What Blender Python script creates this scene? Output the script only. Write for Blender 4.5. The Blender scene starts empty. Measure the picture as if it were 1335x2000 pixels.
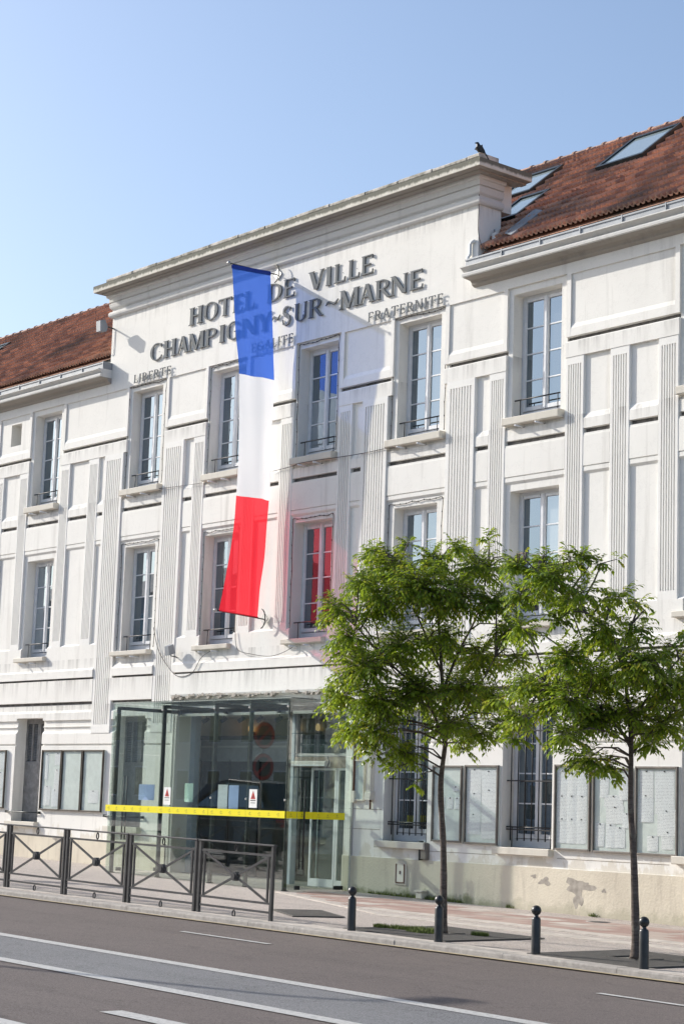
import bpy, bmesh, math, random
from mathutils import Vector, Matrix, noise
R = math.radians
random.seed(7)
scene = bpy.context.scene
C = scene.collection

# ------------------------------------------------------------------ camera
cd = bpy.data.cameras.new('camera')
cam = bpy.data.objects.new('camera', cd); C.objects.link(cam)
right = Vector((0.646885, 0.761849, 0.033548)); down = Vector((-0.095782, 0.124814, -0.987546)); fwd = Vector((-0.756549, 0.635615, 0.153712))
cam.matrix_world = Matrix(((right.x, -down.x, -fwd.x, 31.24784), (right.y, -down.y, -fwd.y, -24.72626), (right.z, -down.z, -fwd.z, 1.62), (0, 0, 0, 1)))
cd.sensor_fit = 'VERTICAL'; cd.sensor_height = 36; cd.sensor_width = 24; cd.lens = 66.6805
cd.clip_start = .1; cd.clip_end = 3000
scene.camera = cam

# ------------------------------------------------------------------ sky, sun, exposure
SUN = Vector((-0.844, -0.309, 0.439)).normalized()
w = bpy.data.worlds.new('World'); scene.world = w; w.use_nodes = True
nt = w.node_tree; nt.nodes.clear()
sky = nt.nodes.new('ShaderNodeTexSky'); sky.sky_type = 'NISHITA'; sky.sun_disc = False
sky.sun_elevation = math.asin(SUN.z); sky.sun_rotation = math.atan2(SUN.x, SUN.y)
sky.altitude = 50; sky.air_density = 1.0; sky.dust_density = 2.2; sky.ozone_density = 3.0
bg = nt.nodes.new('ShaderNodeBackground'); bg.inputs['Strength'].default_value = 0.15
out = nt.nodes.new('ShaderNodeOutputWorld')
hs = nt.nodes.new('ShaderNodeHueSaturation'); hs.inputs['Saturation'].default_value = .93
nt.links.new(sky.outputs[0], hs.inputs['Color']); nt.links.new(hs.outputs[0], bg.inputs['Color']); nt.links.new(bg.outputs[0], out.inputs['Surface'])
sd = bpy.data.lights.new('sun', 'SUN'); sd.energy = 4.2; sd.angle = R(.5); sd.color = (1, .95, .87)
so = bpy.data.objects.new('sun', sd); C.objects.link(so)
so.rotation_euler = SUN.to_track_quat('Z', 'Y').to_euler(); so.location = SUN * 60
vs = scene.view_settings
vs.view_transform = 'Standard'; vs.look = 'None'; vs.gamma = 1; vs.exposure = 0.41; vs.use_curve_mapping = False

# ------------------------------------------------------------------ helpers
def g(x):                                   # the street falls gently to the right
    return .03 - .0125 * max(-70, min(70, x))

class MB:
    def __init__(s): s.v = []; s.f = []; s.smooth = set()
    def quad(s, a, b, c, d): n = len(s.v); s.v += [a, b, c, d]; s.f.append((n, n+1, n+2, n+3)); return s
    def poly(s, pts): n = len(s.v); s.v += list(pts); s.f.append(tuple(range(n, n+len(pts)))); return s
    def box(s, x0, x1, y0, y1, z0, z1):
        n = len(s.v)
        s.v += [(x0,y0,z0),(x1,y0,z0),(x1,y1,z0),(x0,y1,z0),(x0,y0,z1),(x1,y0,z1),(x1,y1,z1),(x0,y1,z1)]
        s.f += [(n,n+3,n+2,n+1),(n+4,n+5,n+6,n+7),(n,n+1,n+5,n+4),(n+1,n+2,n+6,n+5),(n+2,n+3,n+7,n+6),(n+3,n,n+4,n+7)]
        return s
    def bbox(s, x0, x1, y0, y1, z0, z1, b=.01):          # box with a chamfered front (-y) edge ring
        pr = [(y1,z1),(y0+b,z1),(y0,z1-b),(y0,z0+b),(y0+b,z0),(y1,z0)]
        n = len(s.v)
        for (y, z) in pr: s.v.append((x0 if y > y0+b*.5 else x0+b, y, z))
        for (y, z) in pr: s.v.append((x1 if y > y0+b*.5 else x1-b, y, z))
        k = len(pr)
        for i in range(k): j = (i+1) % k; s.f.append((n+i, n+j, n+k+j, n+k+i))
        s.f.append(tuple(n+i for i in range(k))); s.f.append(tuple(n+k+i for i in reversed(range(k))))
        return s
    def prism(s, loop, x0, x1):                            # closed (y,z) loop swept along x
        n = len(s.v); k = len(loop)
        s.v += [(x0, y, z) for y, z in loop] + [(x1, y, z) for y, z in loop]
        for i in range(k): j = (i+1) % k; s.f.append((n+i, n+j, n+k+j, n+k+i))
        s.f.append(tuple(n+i for i in range(k))); s.f.append(tuple(n+k+i for i in reversed(range(k))))
        return s
    def prism_z(s, loop, z0, z1):                          # closed (x,y) loop swept along z
        n = len(s.v); k = len(loop)
        s.v += [(x, y, z0) for x, y in loop] + [(x, y, z1) for x, y in loop]
        for i in range(k): j = (i+1) % k; s.f.append((n+i, n+j, n+k+j, n+k+i))
        s.f.append(tuple(n+i for i in range(k))); s.f.append(tuple(n+k+i for i in reversed(range(k))))
        return s
    def prism_y(s, loop, y0, y1):                          # closed (x,z) loop swept along y
        n = len(s.v); k = len(loop)
        s.v += [(x, y0, z) for x, z in loop] + [(x, y1, z) for x, z in loop]
        for i in range(k): j = (i+1) % k; s.f.append((n+i, n+j, n+k+j, n+k+i))
        s.f.append(tuple(n+i for i in range(k))); s.f.append(tuple(n+k+i for i in reversed(range(k))))
        return s
    def tube(s, pts, rad, seg=8, caps=True):
        pts = [Vector(p) for p in pts]; k = len(pts)
        rr = rad if isinstance(rad, (list, tuple)) else [rad]*k
        n = len(s.v); up = Vector((0, 0, 1)); prev = None
        for i, p in enumerate(pts):
            t = (pts[min(i+1, k-1)] - pts[max(i-1, 0)]).normalized()
            if prev is None:
                a = t.cross(up)
                if a.length < .1: a = t.cross(Vector((1, 0, 0)))
            else: a = prev - t * prev.dot(t)
            a.normalize(); b = t.cross(a); prev = a
            for j in range(seg):
                q = 2*math.pi*j/seg
                s.v.append(tuple(p + (a*math.cos(q) + b*math.sin(q))*rr[i]))
        f0 = len(s.f)
        for i in range(k-1):
            for j in range(seg):
                j2 = (j+1) % seg
                s.f.append((n+i*seg+j, n+i*seg+j2, n+(i+1)*seg+j2, n+(i+1)*seg+j))
        s.smooth.update(range(f0, len(s.f)))
        if caps:
            s.f.append(tuple(n+j for j in reversed(range(seg)))); s.f.append(tuple(n+(k-1)*seg+j for j in range(seg)))
        return s
    def bar(s, a, b, wdt, dep=None, axis=Vector((0, 1, 0))):   # rectangular bar from a to b
        a = Vector(a); b = Vector(b); dep = dep or wdt
        t = (b-a).normalized(); u = t.cross(axis)
        if u.length < .05: u = t.cross(Vector((1, 0, 0)))
        u.normalize(); v = t.cross(u)
        n = len(s.v)
        for p in (a, b):
            for i, j in ((-1,-1),(1,-1),(1,1),(-1,1)): s.v.append(tuple(p + u*i*wdt/2 + v*j*dep/2))
        s.f += [(n,n+3,n+2,n+1),(n+4,n+5,n+6,n+7)] + [(n+i, n+(i+1)%4, n+4+(i+1)%4, n+4+i) for i in range(4)]
        return s
    def lathe(s, prof, cx=0, cy=0, seg=20):                  # (r,z) from bottom to top about z
        n = len(s.v); k = len(prof)
        for r, z in prof:
            for j in range(seg): q = 2*math.pi*j/seg; s.v.append((cx+r*math.cos(q), cy+r*math.sin(q), z))
        f0 = len(s.f)
        for i in range(k-1):
            for j in range(seg): j2 = (j+1) % seg; s.f.append((n+i*seg+j, n+i*seg+j2, n+(i+1)*seg+j2, n+(i+1)*seg+j))
        s.smooth.update(range(f0, len(s.f)))
        s.f.append(tuple(n+j for j in reversed(range(seg)))); s.f.append(tuple(n+(k-1)*seg+j for j in range(seg)))
        return s
    def mesh(s, name, m=None, recalc=True):
        me = bpy.data.meshes.new(name); me.from_pydata([tuple(p) for p in s.v], [], s.f)
        if s.smooth:
            sm = [i in s.smooth for i in range(len(s.f))]; me.polygons.foreach_set('use_smooth', sm)
        if recalc:
            bm = bmesh.new(); bm.from_mesh(me); bmesh.ops.recalc_face_normals(bm, faces=bm.faces); bm.to_mesh(me); bm.free()
        if m: me.materials.append(m)
        return me
    def build(s, name, m, parent=None, loc=(0, 0, 0), recalc=True): return place(name, s.mesh(name, m, recalc), parent, loc)

def place(name, me, parent=None, loc=(0, 0, 0), rot=(0, 0, 0)):
    o = bpy.data.objects.new(name, me); C.objects.link(o); o.parent = parent; o.location = loc; o.rotation_euler = rot
    return o
def tag(o, label, cat, group=None):
    o['label'] = label; o['category'] = cat
    if group: o['group'] = group
    return o
def thing(name, label, cat, loc=(0, 0, 0), rz=0, group=None):
    o = bpy.data.objects.new(name, None); C.objects.link(o); o.empty_display_size = .2
    o.location = loc; o.rotation_euler = (0, 0, rz)
    return tag(o, label, cat, group)
def struct(o, kind='structure'): o['kind'] = kind; return o
def dup(root, loc, rz=0, label=None):
    kids = {}
    def cp(o, par):
        c = o.copy(); C.objects.link(c); c.parent = par
        for ch in o.children: cp(ch, c)
        return c
    r = cp(root, None); r.location = loc; r.rotation_euler = (0, 0, rz)
    if label: r['label'] = label
    return r

# ------------------------------------------------------------------ materials
def newmat(name):
    m = bpy.data.materials.new(name); m.use_nodes = True
    n = m.node_tree.nodes; return m, m.node_tree, n['Principled BSDF']
def N(nt, t, **kw):
    n = nt.nodes.new('ShaderNode'+t)
    for k, v in kw.items(): setattr(n, k, v)
    return n
def mixc(nt, fac, a, b, mode='MIX'):
    m = nt.nodes.new('ShaderNodeMix'); m.data_type = 'RGBA'; m.blend_type = mode
    for sock, v in ((m.inputs[0], fac), (m.inputs[6], a), (m.inputs[7], b)):
        if isinstance(v, (int, float)): sock.default_value = v
        elif isinstance(v, tuple): sock.default_value = v if len(v) == 4 else v+(1,)
        else: nt.links.new(v, sock)
    return m.outputs[2]
def ramp(nt, src, p0, p1, c0=(0, 0, 0, 1), c1=(1, 1, 1, 1)):
    r = nt.nodes.new('ShaderNodeValToRGB'); r.color_ramp.elements[0].position = p0; r.color_ramp.elements[1].position = p1
    r.color_ramp.elements[0].color = c0; r.color_ramp.elements[1].color = c1
    nt.links.new(src, r.inputs[0]); return r.outputs[0]
def coords(nt, scale=(1, 1, 1), world=True):
    if world: src = N(nt, 'NewGeometry').outputs['Position']
    else: src = N(nt, 'TexCoord').outputs['Object']
    mp = N(nt, 'Mapping'); mp.inputs['Scale'].default_value = scale; nt.links.new(src, mp.inputs['Vector']); return mp.outputs[0]
def nz(nt, vec, scale, detail=4, rough=.55):
    n = N(nt, 'TexNoise'); n.inputs['Scale'].default_value = scale; n.inputs['Detail'].default_value = detail; n.inputs['Roughness'].default_value = rough
    nt.links.new(vec, n.inputs['Vector']); return n.outputs['Fac']
def bump(nt, b, h, strength=.3, dist=.01):
    bn = N(nt, 'Bump'); bn.inputs['Strength'].default_value = strength; bn.inputs['Distance'].default_value = dist
    nt.links.new(h, bn.inputs['Height']); nt.links.new(bn.outputs[0], b.inputs['Normal'])
def math_(nt, op, a, b=0.0, c=None):
    m = N(nt, 'Math', operation=op)
    for i, v in enumerate((a, b) if c is None else (a, b, c)):
        if isinstance(v, (int, float)): m.inputs[i].default_value = v
        else: nt.links.new(v, m.inputs[i])
    return m.outputs[0]
def plain(name, col, rough=.6, metal=0, spec=.5, var=.12, scale=6, bmp=0, wear=None):
    m, t, b = newmat(name)
    b.inputs['Roughness'].default_value = rough; b.inputs['Metallic'].default_value = metal; b.inputs['Specular IOR Level'].default_value = spec
    v = coords(t); n1 = nz(t, v, scale, 5)
    dark = tuple(c*(1-var*1.6) for c in col); lite = tuple(min(1, c*(1+var)) for c in col)
    cc = mixc(t, ramp(t, n1, .3, .7), dark, lite)
    if wear: cc = mixc(t, ramp(t, nz(t, v, scale*5, 6, .7), .62, .72), cc, wear)
    t.links.new(cc, b.inputs['Base Color'])
    if bmp: bump(t, b, nz(t, v, scale*14, 4), .4, bmp)
    return m

def plaster(name, col, streak=.35, dirt=(.50, .47, .41), grime=.62):
    m, t, b = newmat(name); b.inputs['Roughness'].default_value = .85; b.inputs['Specular IOR Level'].default_value = .25
    v = coords(t); vs_ = coords(t, (2.6, 2.6, .22)); vf = coords(t, (9, 9, .9))
    big = ramp(t, nz(t, v, .7, 5), .35, .75)
    base = mixc(t, big, col, tuple(c*.93 for c in col))
    gsep = N(t, 'SeparateXYZ'); t.links.new(N(t, 'NewGeometry').outputs['Position'], gsep.inputs[0])
    low = ramp(t, math_(t, 'ADD', math_(t, 'MULTIPLY', gsep.outputs['Z'], -.55), math_(t, 'MULTIPLY', nz(t, coords(t, (2.2, 2.2, 1.2)), 1, 6, .65), .9)), -.35, .05)
    base = mixc(t, math_(t, 'MULTIPLY', low, .55), base, (.60, .545, .44))
    s1 = math_(t, 'MULTIPLY', ramp(t, nz(t, vs_, 1.0, 6, .62), .56, .80), streak)
    cc = mixc(t, s1, base, dirt)
    s2 = math_(t, 'MULTIPLY', ramp(t, nz(t, vf, 1.0, 6, .7), grime, .80), .22)
    cc = mixc(t, s2, cc, (.42, .39, .33))
    drip = None
    for z0, L_ in ((8.75, .34), (4.94, .40), (4.44, .45), (3.84, .5), (10.12, .30), (13.28, .35)):
        d_ = math_(t, 'MULTIPLY', math_(t, 'SUBTRACT', z0, gsep.outputs['Z']), 1/L_)
        bnd = math_(t, 'MULTIPLY', math_(t, 'GREATER_THAN', d_, 0.0), math_(t, 'MAXIMUM', math_(t, 'SUBTRACT', 1.0, d_), 0.0))
        drip = bnd if drip is None else math_(t, 'ADD', drip, bnd)
    dn = ramp(t, nz(t, coords(t, (5.5, 5.5, .35)), 1.0, 7, .68), .46, .70)
    cc = mixc(t, math_(t, 'MULTIPLY', math_(t, 'MULTIPLY', drip, dn), .8), cc, (.37, .355, .33))
    spots = math_(t, 'MULTIPLY', ramp(t, nz(t, v, 9, 8, .75), .66, .74), .35)
    cc = mixc(t, spots, cc, (.36, .34, .30))
    hair = math_(t, 'MULTIPLY', ramp(t, math_(t, 'ABSOLUTE', math_(t, 'SUBTRACT', nz(t, v, 1.3, 9, .68), .5)), .0, .006, (1, 1, 1, 1), (0, 0, 0, 1)), .22)
    cc = mixc(t, hair, cc, (.45, .43, .4))
    t.links.new(cc, b.inputs['Base Color'])
    h = math_(t, 'ADD', nz(t, v, 55, 3), math_(t, 'MULTIPLY', nz(t, v, 7, 4), 1.5))
    bump(t, b, h, .35, .006)
    return m
M = {}
M['wall'] = plaster('white_render', (.82, .80, .752), .75, (.47, .45, .41))
M['pil'] = plaster('white_render_pilaster', (.83, .815, .775), .4, (.47, .455, .425))
M['mould'] = plaster('shaded_weathered_moulding', (.68, .67, .64), .6, (.33, .32, .30))  # shade under slab and eaves painted in as grey, plus dirt streaks
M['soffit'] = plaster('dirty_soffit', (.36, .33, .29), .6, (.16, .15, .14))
M['groove'] = plain('dark_groove', (.15, .14, .13), .95, var=.35, scale=7, wear=(.34, .32, .29))
M['sill'] = plaster('stone_sill', (.66, .62, .54), .6, (.36, .33, .28), .5)
M['cream'] = plain('aged_cream', (.72, .68, .58), .85, var=.08, scale=3)
# stained parapet slab
m, t, b = newmat('stained_slab'); b.inputs['Roughness'].default_value = .9
v = coords(t); vst = coords(t, (5, 5, .9))
geo = N(t, 'NewGeometry'); sep = N(t, 'SeparateXYZ'); t.links.new(geo.outputs['Position'], sep.inputs[0])
hz = math_(t, 'MULTIPLY', math_(t, 'SUBTRACT', sep.outputs['Z'], 13.874), 6.4)
st = ramp(t, math_(t, 'ADD', math_(t, 'MULTIPLY', nz(t, vst, 1.6, 8, .72), .62), math_(t, 'MULTIPLY', hz, .55)), .45, .60)
cc = mixc(t, ramp(t, nz(t, v, 2.5), .3, .7), (.74, .71, .63), (.60, .57, .49))
cc = mixc(t, math_(t, 'MULTIPLY', st, .9), cc, (.10, .10, .075))
cc = mixc(t, math_(t, 'MULTIPLY', ramp(t, nz(t, v, 14, 6, .7), .60, .68), .7), cc, (.30, .30, .20))
t.links.new(cc, b.inputs['Base Color']); bump(t, b, nz(t, v, 30, 5), .5, .012); M['slab'] = m
m, t, b = newmat('coping_stone'); b.inputs['Roughness'].default_value = .9; v = coords(t)
cc = mixc(t, ramp(t, nz(t, v, 3, 8, .7), .42, .62), (.60, .56, .50), (.20, .19, .15)); t.links.new(cc, b.inputs['Base Color']); bump(t, b, nz(t, v, 35, 5), .5, .01); M['coping'] = m
# lower wall / plinth: cream with damp green foot, rusty and grey stains
m, t, b = newmat('plinth_render'); b.inputs['Roughness'].default_value = .9; v = coords(t); vst = coords(t, (4, 4, .5))
geo = N(t, 'NewGeometry'); sep = N(t, 'SeparateXYZ'); t.links.new(geo.outputs['Position'], sep.inputs[0])
cc = mixc(t, ramp(t, nz(t, v, .9, 6), .35, .7), (.70, .635, .51), (.57, .51, .41))
gx = ramp(t, math_(t, 'MULTIPLY', math_(t, 'SUBTRACT', sep.outputs['X'], 2.0), .2), .75, .95, (1, 1, 1, 1), (0, 0, 0, 1))
gx2 = ramp(t, math_(t, 'MULTIPLY', sep.outputs['X'], .4), .6, .9)
cc = mixc(t, math_(t, 'MULTIPLY', math_(t, 'MULTIPLY', gx, gx2), .35), cc, (.50, .49, .36))
cc = mixc(t, math_(t, 'MULTIPLY', ramp(t, nz(t, vst, 1.3, 7, .7), .52, .7), .5), cc, (.40, .35, .28))
hz = math_(t, 'ADD', math_(t, 'MULTIPLY', sep.outputs['Z'], -2.6), math_(t, 'MULTIPLY', nz(t, v, 3.2, 6, .65), 1.6))
cc = mixc(t, math_(t, 'MULTIPLY', math_(t, 'MULTIPLY', ramp(t, hz, .50, .85), .9), math_(t, 'MULTIPLY_ADD', math_(t, 'MULTIPLY', gx, gx2), .62, .30)), cc, (.135, .15, .06))
cc = mixc(t, math_(t, 'MULTIPLY', ramp(t, nz(t, v, 12, 8, .75), .63, .70), .55), cc, (.30, .26, .21))
t.links.new(cc, b.inputs['Base Color']); bump(t, b, nz(t, v, 25, 6), .5, .015); M['plinth'] = m
M['peel'] = plain('bare_mortar', (.40, .36, .31), .95, var=.2, scale=9, bmp=.006)
M['zinc'] = plain('zinc', (.28, .30, .325), .6, .1, var=.14, scale=3)
M['greycable'] = plain('weathered_cable', (.075, .072, .068), .7)
M['steel'] = plain('dark_steel', (.035, .042, .042), .4, .4, var=.25, scale=5)
M['black'] = plain('black_iron', (.022, .022, .024), .45, .2, var=.2)
M['cast'] = plain('street_iron_paint', (.030, .032, .036), .38, .1, var=.25, scale=8, wear=(.075, .072, .068))
M['barrier'] = plain('barrier_paint', (.055, .055, .058), .42, .15, var=.25, scale=5, wear=(.13, .125, .12))
M['gratepaint'] = plain('worn_grate_iron', (.085, .08, .075), .6, .1, var=.2, scale=9, wear=(.16, .14, .12))
M['rubber'] = plain('black_rubber', (.014, .014, .014), .7)
M['frame'] = plain('white_pvc', (.72, .73, .75), .35, var=.05)
M['letter'] = plain('grey_letter', (.155, .165, .17), .75, 0, spec=.15, var=.12, scale=3)
M['alu'] = plain('aluminium', (.45, .45, .44), .4, .6, var=.08)
M['bronze'] = plain('bronze_frame', (.075, .062, .052), .42, .4, var=.2)
M['bronze2'] = plain('grey_bronze_frame', (.21, .19, .17), .45, .4, var=.15)
M['caseback'] = plain('case_back', (.70, .745, .70), .8, var=.06)
M['shutter'] = plain('grey_shutter', (.25, .245, .235), .7, var=.2, scale=8)
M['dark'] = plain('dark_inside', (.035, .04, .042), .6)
M['bluegrey'] = plain('pale_blue_paint', (.36, .41, .46), .6, var=.06)
M['foyer'] = plain('foyer_plaster', (.66, .62, .52), .8, var=.06)
M['foyerdark'] = plain('foyer_panel', (.24, .26, .265), .5, var=.1)
M['foyerfloor'] = plain('foyer_floor', (.30, .29, .27), .4, var=.1)
M['brown'] = plain('brown_timber', (.20, .15, .115), .6, var=.2)
M['acgrey'] = plain('beige_metal', (.62, .58, .53), .45, var=.06)
M['rust'] = plain('rusty_pipe', (.16, .085, .055), .8, var=.3)
M['bird'] = plain('black_feathers', (.012, .013, .017), .38, var=.3, scale=40)
M['car'] = plain('dark_car_paint', (.02, .024, .03), .15, .2, spec=.8, var=.05)
M['redpaint'] = plain('sign_red', (.48, .03, .03), .4, var=.05)
M['bluepaint'] = plain('sign_blue', (.03, .07, .35), .4, var=.05)
M['ink'] = plain('ink', (.03, .03, .03), .7, var=0)
M['mark'] = plain('tape_print', (.42, .37, .02), .5, var=.1)
M['bluepaper'] = plain('blue_paper', (.42, .52, .78), .8, var=.05)
M['greenpaper'] = plain('green_paper', (.55, .74, .64), .8, var=.05)
M['white'] = plain('white_paint', (.80, .80, .78), .5, var=.04)
m, t, b = newmat('yellow_tape'); b.inputs['Roughness'].default_value = .4; b.inputs['Base Color'].default_value = (.83, .72, .0, 1)
M['tape'] = m
# paper with rows of faint print
m, t, b = newmat('printed_paper'); b.inputs['Roughness'].default_value = .8
vo = coords(t, (1, 1, 1), False); wv = N(t, 'TexWave', wave_type='BANDS', bands_direction='Z'); wv.inputs['Scale'].default_value = 13; wv.inputs['Distortion'].default_value = 0
t.links.new(vo, wv.inputs['Vector'])
blk = ramp(t, nz(t, coords(t, (14, 1, 40), False), 3, 2), .45, .5)
ln = math_(t, 'MULTIPLY', math_(t, 'MULTIPLY', ramp(t, wv.outputs['Fac'], .60, .68), blk), .62)
oi = N(t, 'ObjectInfo')
pc = mixc(t, oi.outputs['Random'], (.86, .86, .84), (.80, .82, .82))
cc = mixc(t, ln, pc, (.25, .26, .28)); t.links.new(cc, b.inputs['Base Color'])
bump(t, b, nz(t, coords(t), 7, 2), .2, .02); M['paper'] = m
# window pane: dark room behind a reflective double pane
m, t, b = newmat('window_glass'); b.inputs['Roughness'].default_value = .015; b.inputs['IOR'].default_value = 3.1; b.inputs['Specular Tint'].default_value = (.66, .83, 1, 1)
v = coords(t); oi = N(t, 'ObjectInfo')
cc = mixc(t, oi.outputs['Random'], (.030, .034, .034), (.075, .078, .074)); t.links.new(cc, b.inputs['Base Color'])
bump(t, b, nz(t, v, 1.1, 2), .06, .02); M['pane'] = m
m3 = M['pane'].copy(); m3.name = 'skylight_glass'; M['skyglass'] = m3
for n_ in m3.node_tree.nodes:
    if n_.type == 'MIX': n_.inputs[6].default_value = (.24, .30, .32, 1); n_.inputs[7].default_value = (.30, .36, .38, 1)  # pale base colour stands in for the reflected sky
m2 = M['pane'].copy(); m2.name = 'window_glass_with_blind'; M['paneblind'] = m2
for n_ in m2.node_tree.nodes:
    if n_.type == 'MIX': n_.inputs[6].default_value = (.24, .25, .245, 1); n_.inputs[7].default_value = (.30, .31, .30, 1)
def clear_glass(name, tint, refl=1.0, ior=1.52):
    m = bpy.data.materials.new(name); m.use_nodes = True; t = m.node_tree; t.nodes.clear()
    o = N(t, 'OutputMaterial'); tr = N(t, 'BsdfTransparent'); tr.inputs[0].default_value = tint+(1,)
    gl = N(t, 'BsdfGlossy'); gl.inputs['Roughness'].default_value = .01; gl.inputs['Color'].default_value = (refl, refl, refl, 1)
    lw = N(t, 'LayerWeight'); lw.inputs['Blend'].default_value = .5; f0 = ((ior-1)/(ior+1))**2     # Schlick, same from both faces
    fr = math_(t, 'MULTIPLY_ADD', math_(t, 'POWER', lw.outputs['Facing'], 5.0), 1-f0, f0)
    mx = N(t, 'MixShader'); t.links.new(fr, mx.inputs[0]); t.links.new(tr.outputs[0], mx.inputs[1]); t.links.new(gl.outputs[0], mx.inputs[2])
    t.links.new(mx.outputs[0], o.inputs['Surface']); return m
M['glass'] = clear_glass('porch_glass', (.905, .945, .925), 1, 1.95)
M['glassroof'] = clear_glass('porch_roof_glass', (.90, .95, .93), 1, 1.6)
M['caseglass'] = clear_glass('case_glass', (.985, .995, .99), .8, 1.4)
M['foyerglass'] = clear_glass('foyer_glass', (.62, .70, .70))
# roof tile
m, t, b = newmat('clay_tile'); b.inputs['Roughness'].default_value = .8
oi = N(t, 'ObjectInfo'); v = coords(t)
rnd = N(t, 'TexWhiteNoise'); sn = N(t, 'Vector' + 'Math', operation='SNAP'); t.links.new(v, sn.inputs[0]); sn.inputs[1].default_value = (.24, .27, .27); t.links.new(sn.outputs[0], rnd.inputs['Vector'])
cc = mixc(t, rnd.outputs['Value'], (.60, .33, .215), (.29, .155, .11))
cc = mixc(t, ramp(t, nz(t, v, .45, 6, .6), .52, .68), cc, (.19, .130, .10))
cc = mixc(t, math_(t, 'MULTIPLY', ramp(t, nz(t, v, 9, 7, .75), .55, .68), .6), cc, (.42, .31, .22))
t.links.new(cc, b.inputs['Base Color']); bump(t, b, nz(t, v, 40, 4), .4, .006); M['tile'] = m
m, t, b = newmat('ridge_clay'); b.inputs['Roughness'].default_value = .8; v = coords(t)
cc = mixc(t, ramp(t, nz(t, v, 5, 6, .7), .4, .62), (.50, .28, .19), (.22, .15, .115)); t.links.new(cc, b.inputs['Base Color']); M['ridge'] = m
# asphalt family
def asphalt(name, c0, c1, sc=1.0):
    m, t, b = newmat(name); b.inputs['Roughness'].default_value = .85; b.inputs['Specular IOR Level'].default_value = .3
    v = coords(t); fine = nz(t, v, 62, 5, .85)
    cc = mixc(t, ramp(t, nz(t, v, .5, 5), .3, .7), c0, c1)
    cc = mixc(t, ramp(t, nz(t, coords(t, (.12, 1.6, 1)), 1.2, 5, .6), .5, .75), cc, tuple(x*.78 for x in c0))
    cc = mixc(t, math_(t, 'MULTIPLY', ramp(t, fine, .42, .60), .75), cc, tuple(min(1, x*2.1) for x in c1))
    cc = mixc(t, math_(t, 'MULTIPLY', ramp(t, nz(t, v, 70, 3, .8), .56, .62), .55), cc, (.015, .014, .014))
    cc = mixc(t, math_(t, 'MULTIPLY', ramp(t, nz(t, v, 24, 5, .8), .50, .64), .35), cc, tuple(x*.6 for x in c0))
    crk = ramp(t, math_(t, 'ABSOLUTE', math_(t, 'SUBTRACT', nz(t, v, .55, 7, .6), .5)), .0, .0035, (1, 1, 1, 1), (0, 0, 0, 1))
    cc = mixc(t, math_(t, 'MULTIPLY', crk, .45), cc, (.03, .028, .027))
    oil = ramp(t, nz(t, coords(t, (.5, 1.3, 1)), 1.6, 3, .5), .66, .78); cc = mixc(t, math_(t, 'MULTIPLY', oil, .4), cc, tuple(x*.5 for x in c0))
    t.links.new(cc, b.inputs['Base Color']); bump(t, b, fine, .9, .012); return m
M['road'] = asphalt('reddish_asphalt', (.106, .088, .081), (.136, .114, .104))
M['lane'] = asphalt('grey_asphalt', (.148, .146, .147), (.182, .180, .181))
M['tarmac'] = asphalt('pavement_tarmac', (.345, .30, .27), (.39, .345, .312))
M['concrete'] = plain('gutter_concrete', (.33, .30, .26), .9, var=.18, scale=4, bmp=.006, wear=(.14, .13, .11))
M['kerb'] = plain('granite_kerb', (.37, .34, .31), .85, var=.16, scale=12, bmp=.004, wear=(.16, .15, .14))
M['gline'] = plain('yellowed_edge', (.46, .37, .22), .85, var=.2, scale=7, wear=(.2, .17, .12))
M['ground'] = plain('ground_earth', (.16, .15, .13), .95, var=.1, scale=.4)
m, t, b = newmat('road_paint'); b.inputs['Roughness'].default_value = .75; v = coords(t)
cc = mixc(t, math_(t, 'MULTIPLY', ramp(t, nz(t, v, 22, 8, .8), .47, .66), .8), (.50, .49, .465), (.19, .18, .175)); t.links.new(cc, b.inputs['Base Color']); M['paint'] = m
m, t, b = newmat('pink_slab'); b.inputs['Roughness'].default_value = .9; oi = N(t, 'ObjectInfo'); v = coords(t)
rp = N(t, 'ValToRGB'); cr = rp.color_ramp; cr.interpolation = 'CONSTANT'
cr.elements[0].position = 0; cr.elements[0].color = (.36, .245, .205, 1); cr.elements[1].position = .35; cr.elements[1].color = (.40, .295, .25, 1)
for p, c in ((.6, (.33, .215, .18, 1)), (.8, (.42, .345, .295, 1))): e = cr.elements.new(p); e.color = c
t.links.new(oi.outputs['Random'], rp.inputs[0])
cc = mixc(t, math_(t, 'MULTIPLY', ramp(t, nz(t, v, 6, 7, .7), .45, .7), .45), rp.outputs[0], (.2, .17, .155)); t.links.new(cc, b.inputs['Base Color'])
bump(t, b, nz(t, v, 60, 3), .3, .004); M['slabpink'] = m
M['slablite'] = plain('pale_slab', (.50, .45, .40), .9, var=.15, scale=5, bmp=.003)
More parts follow.
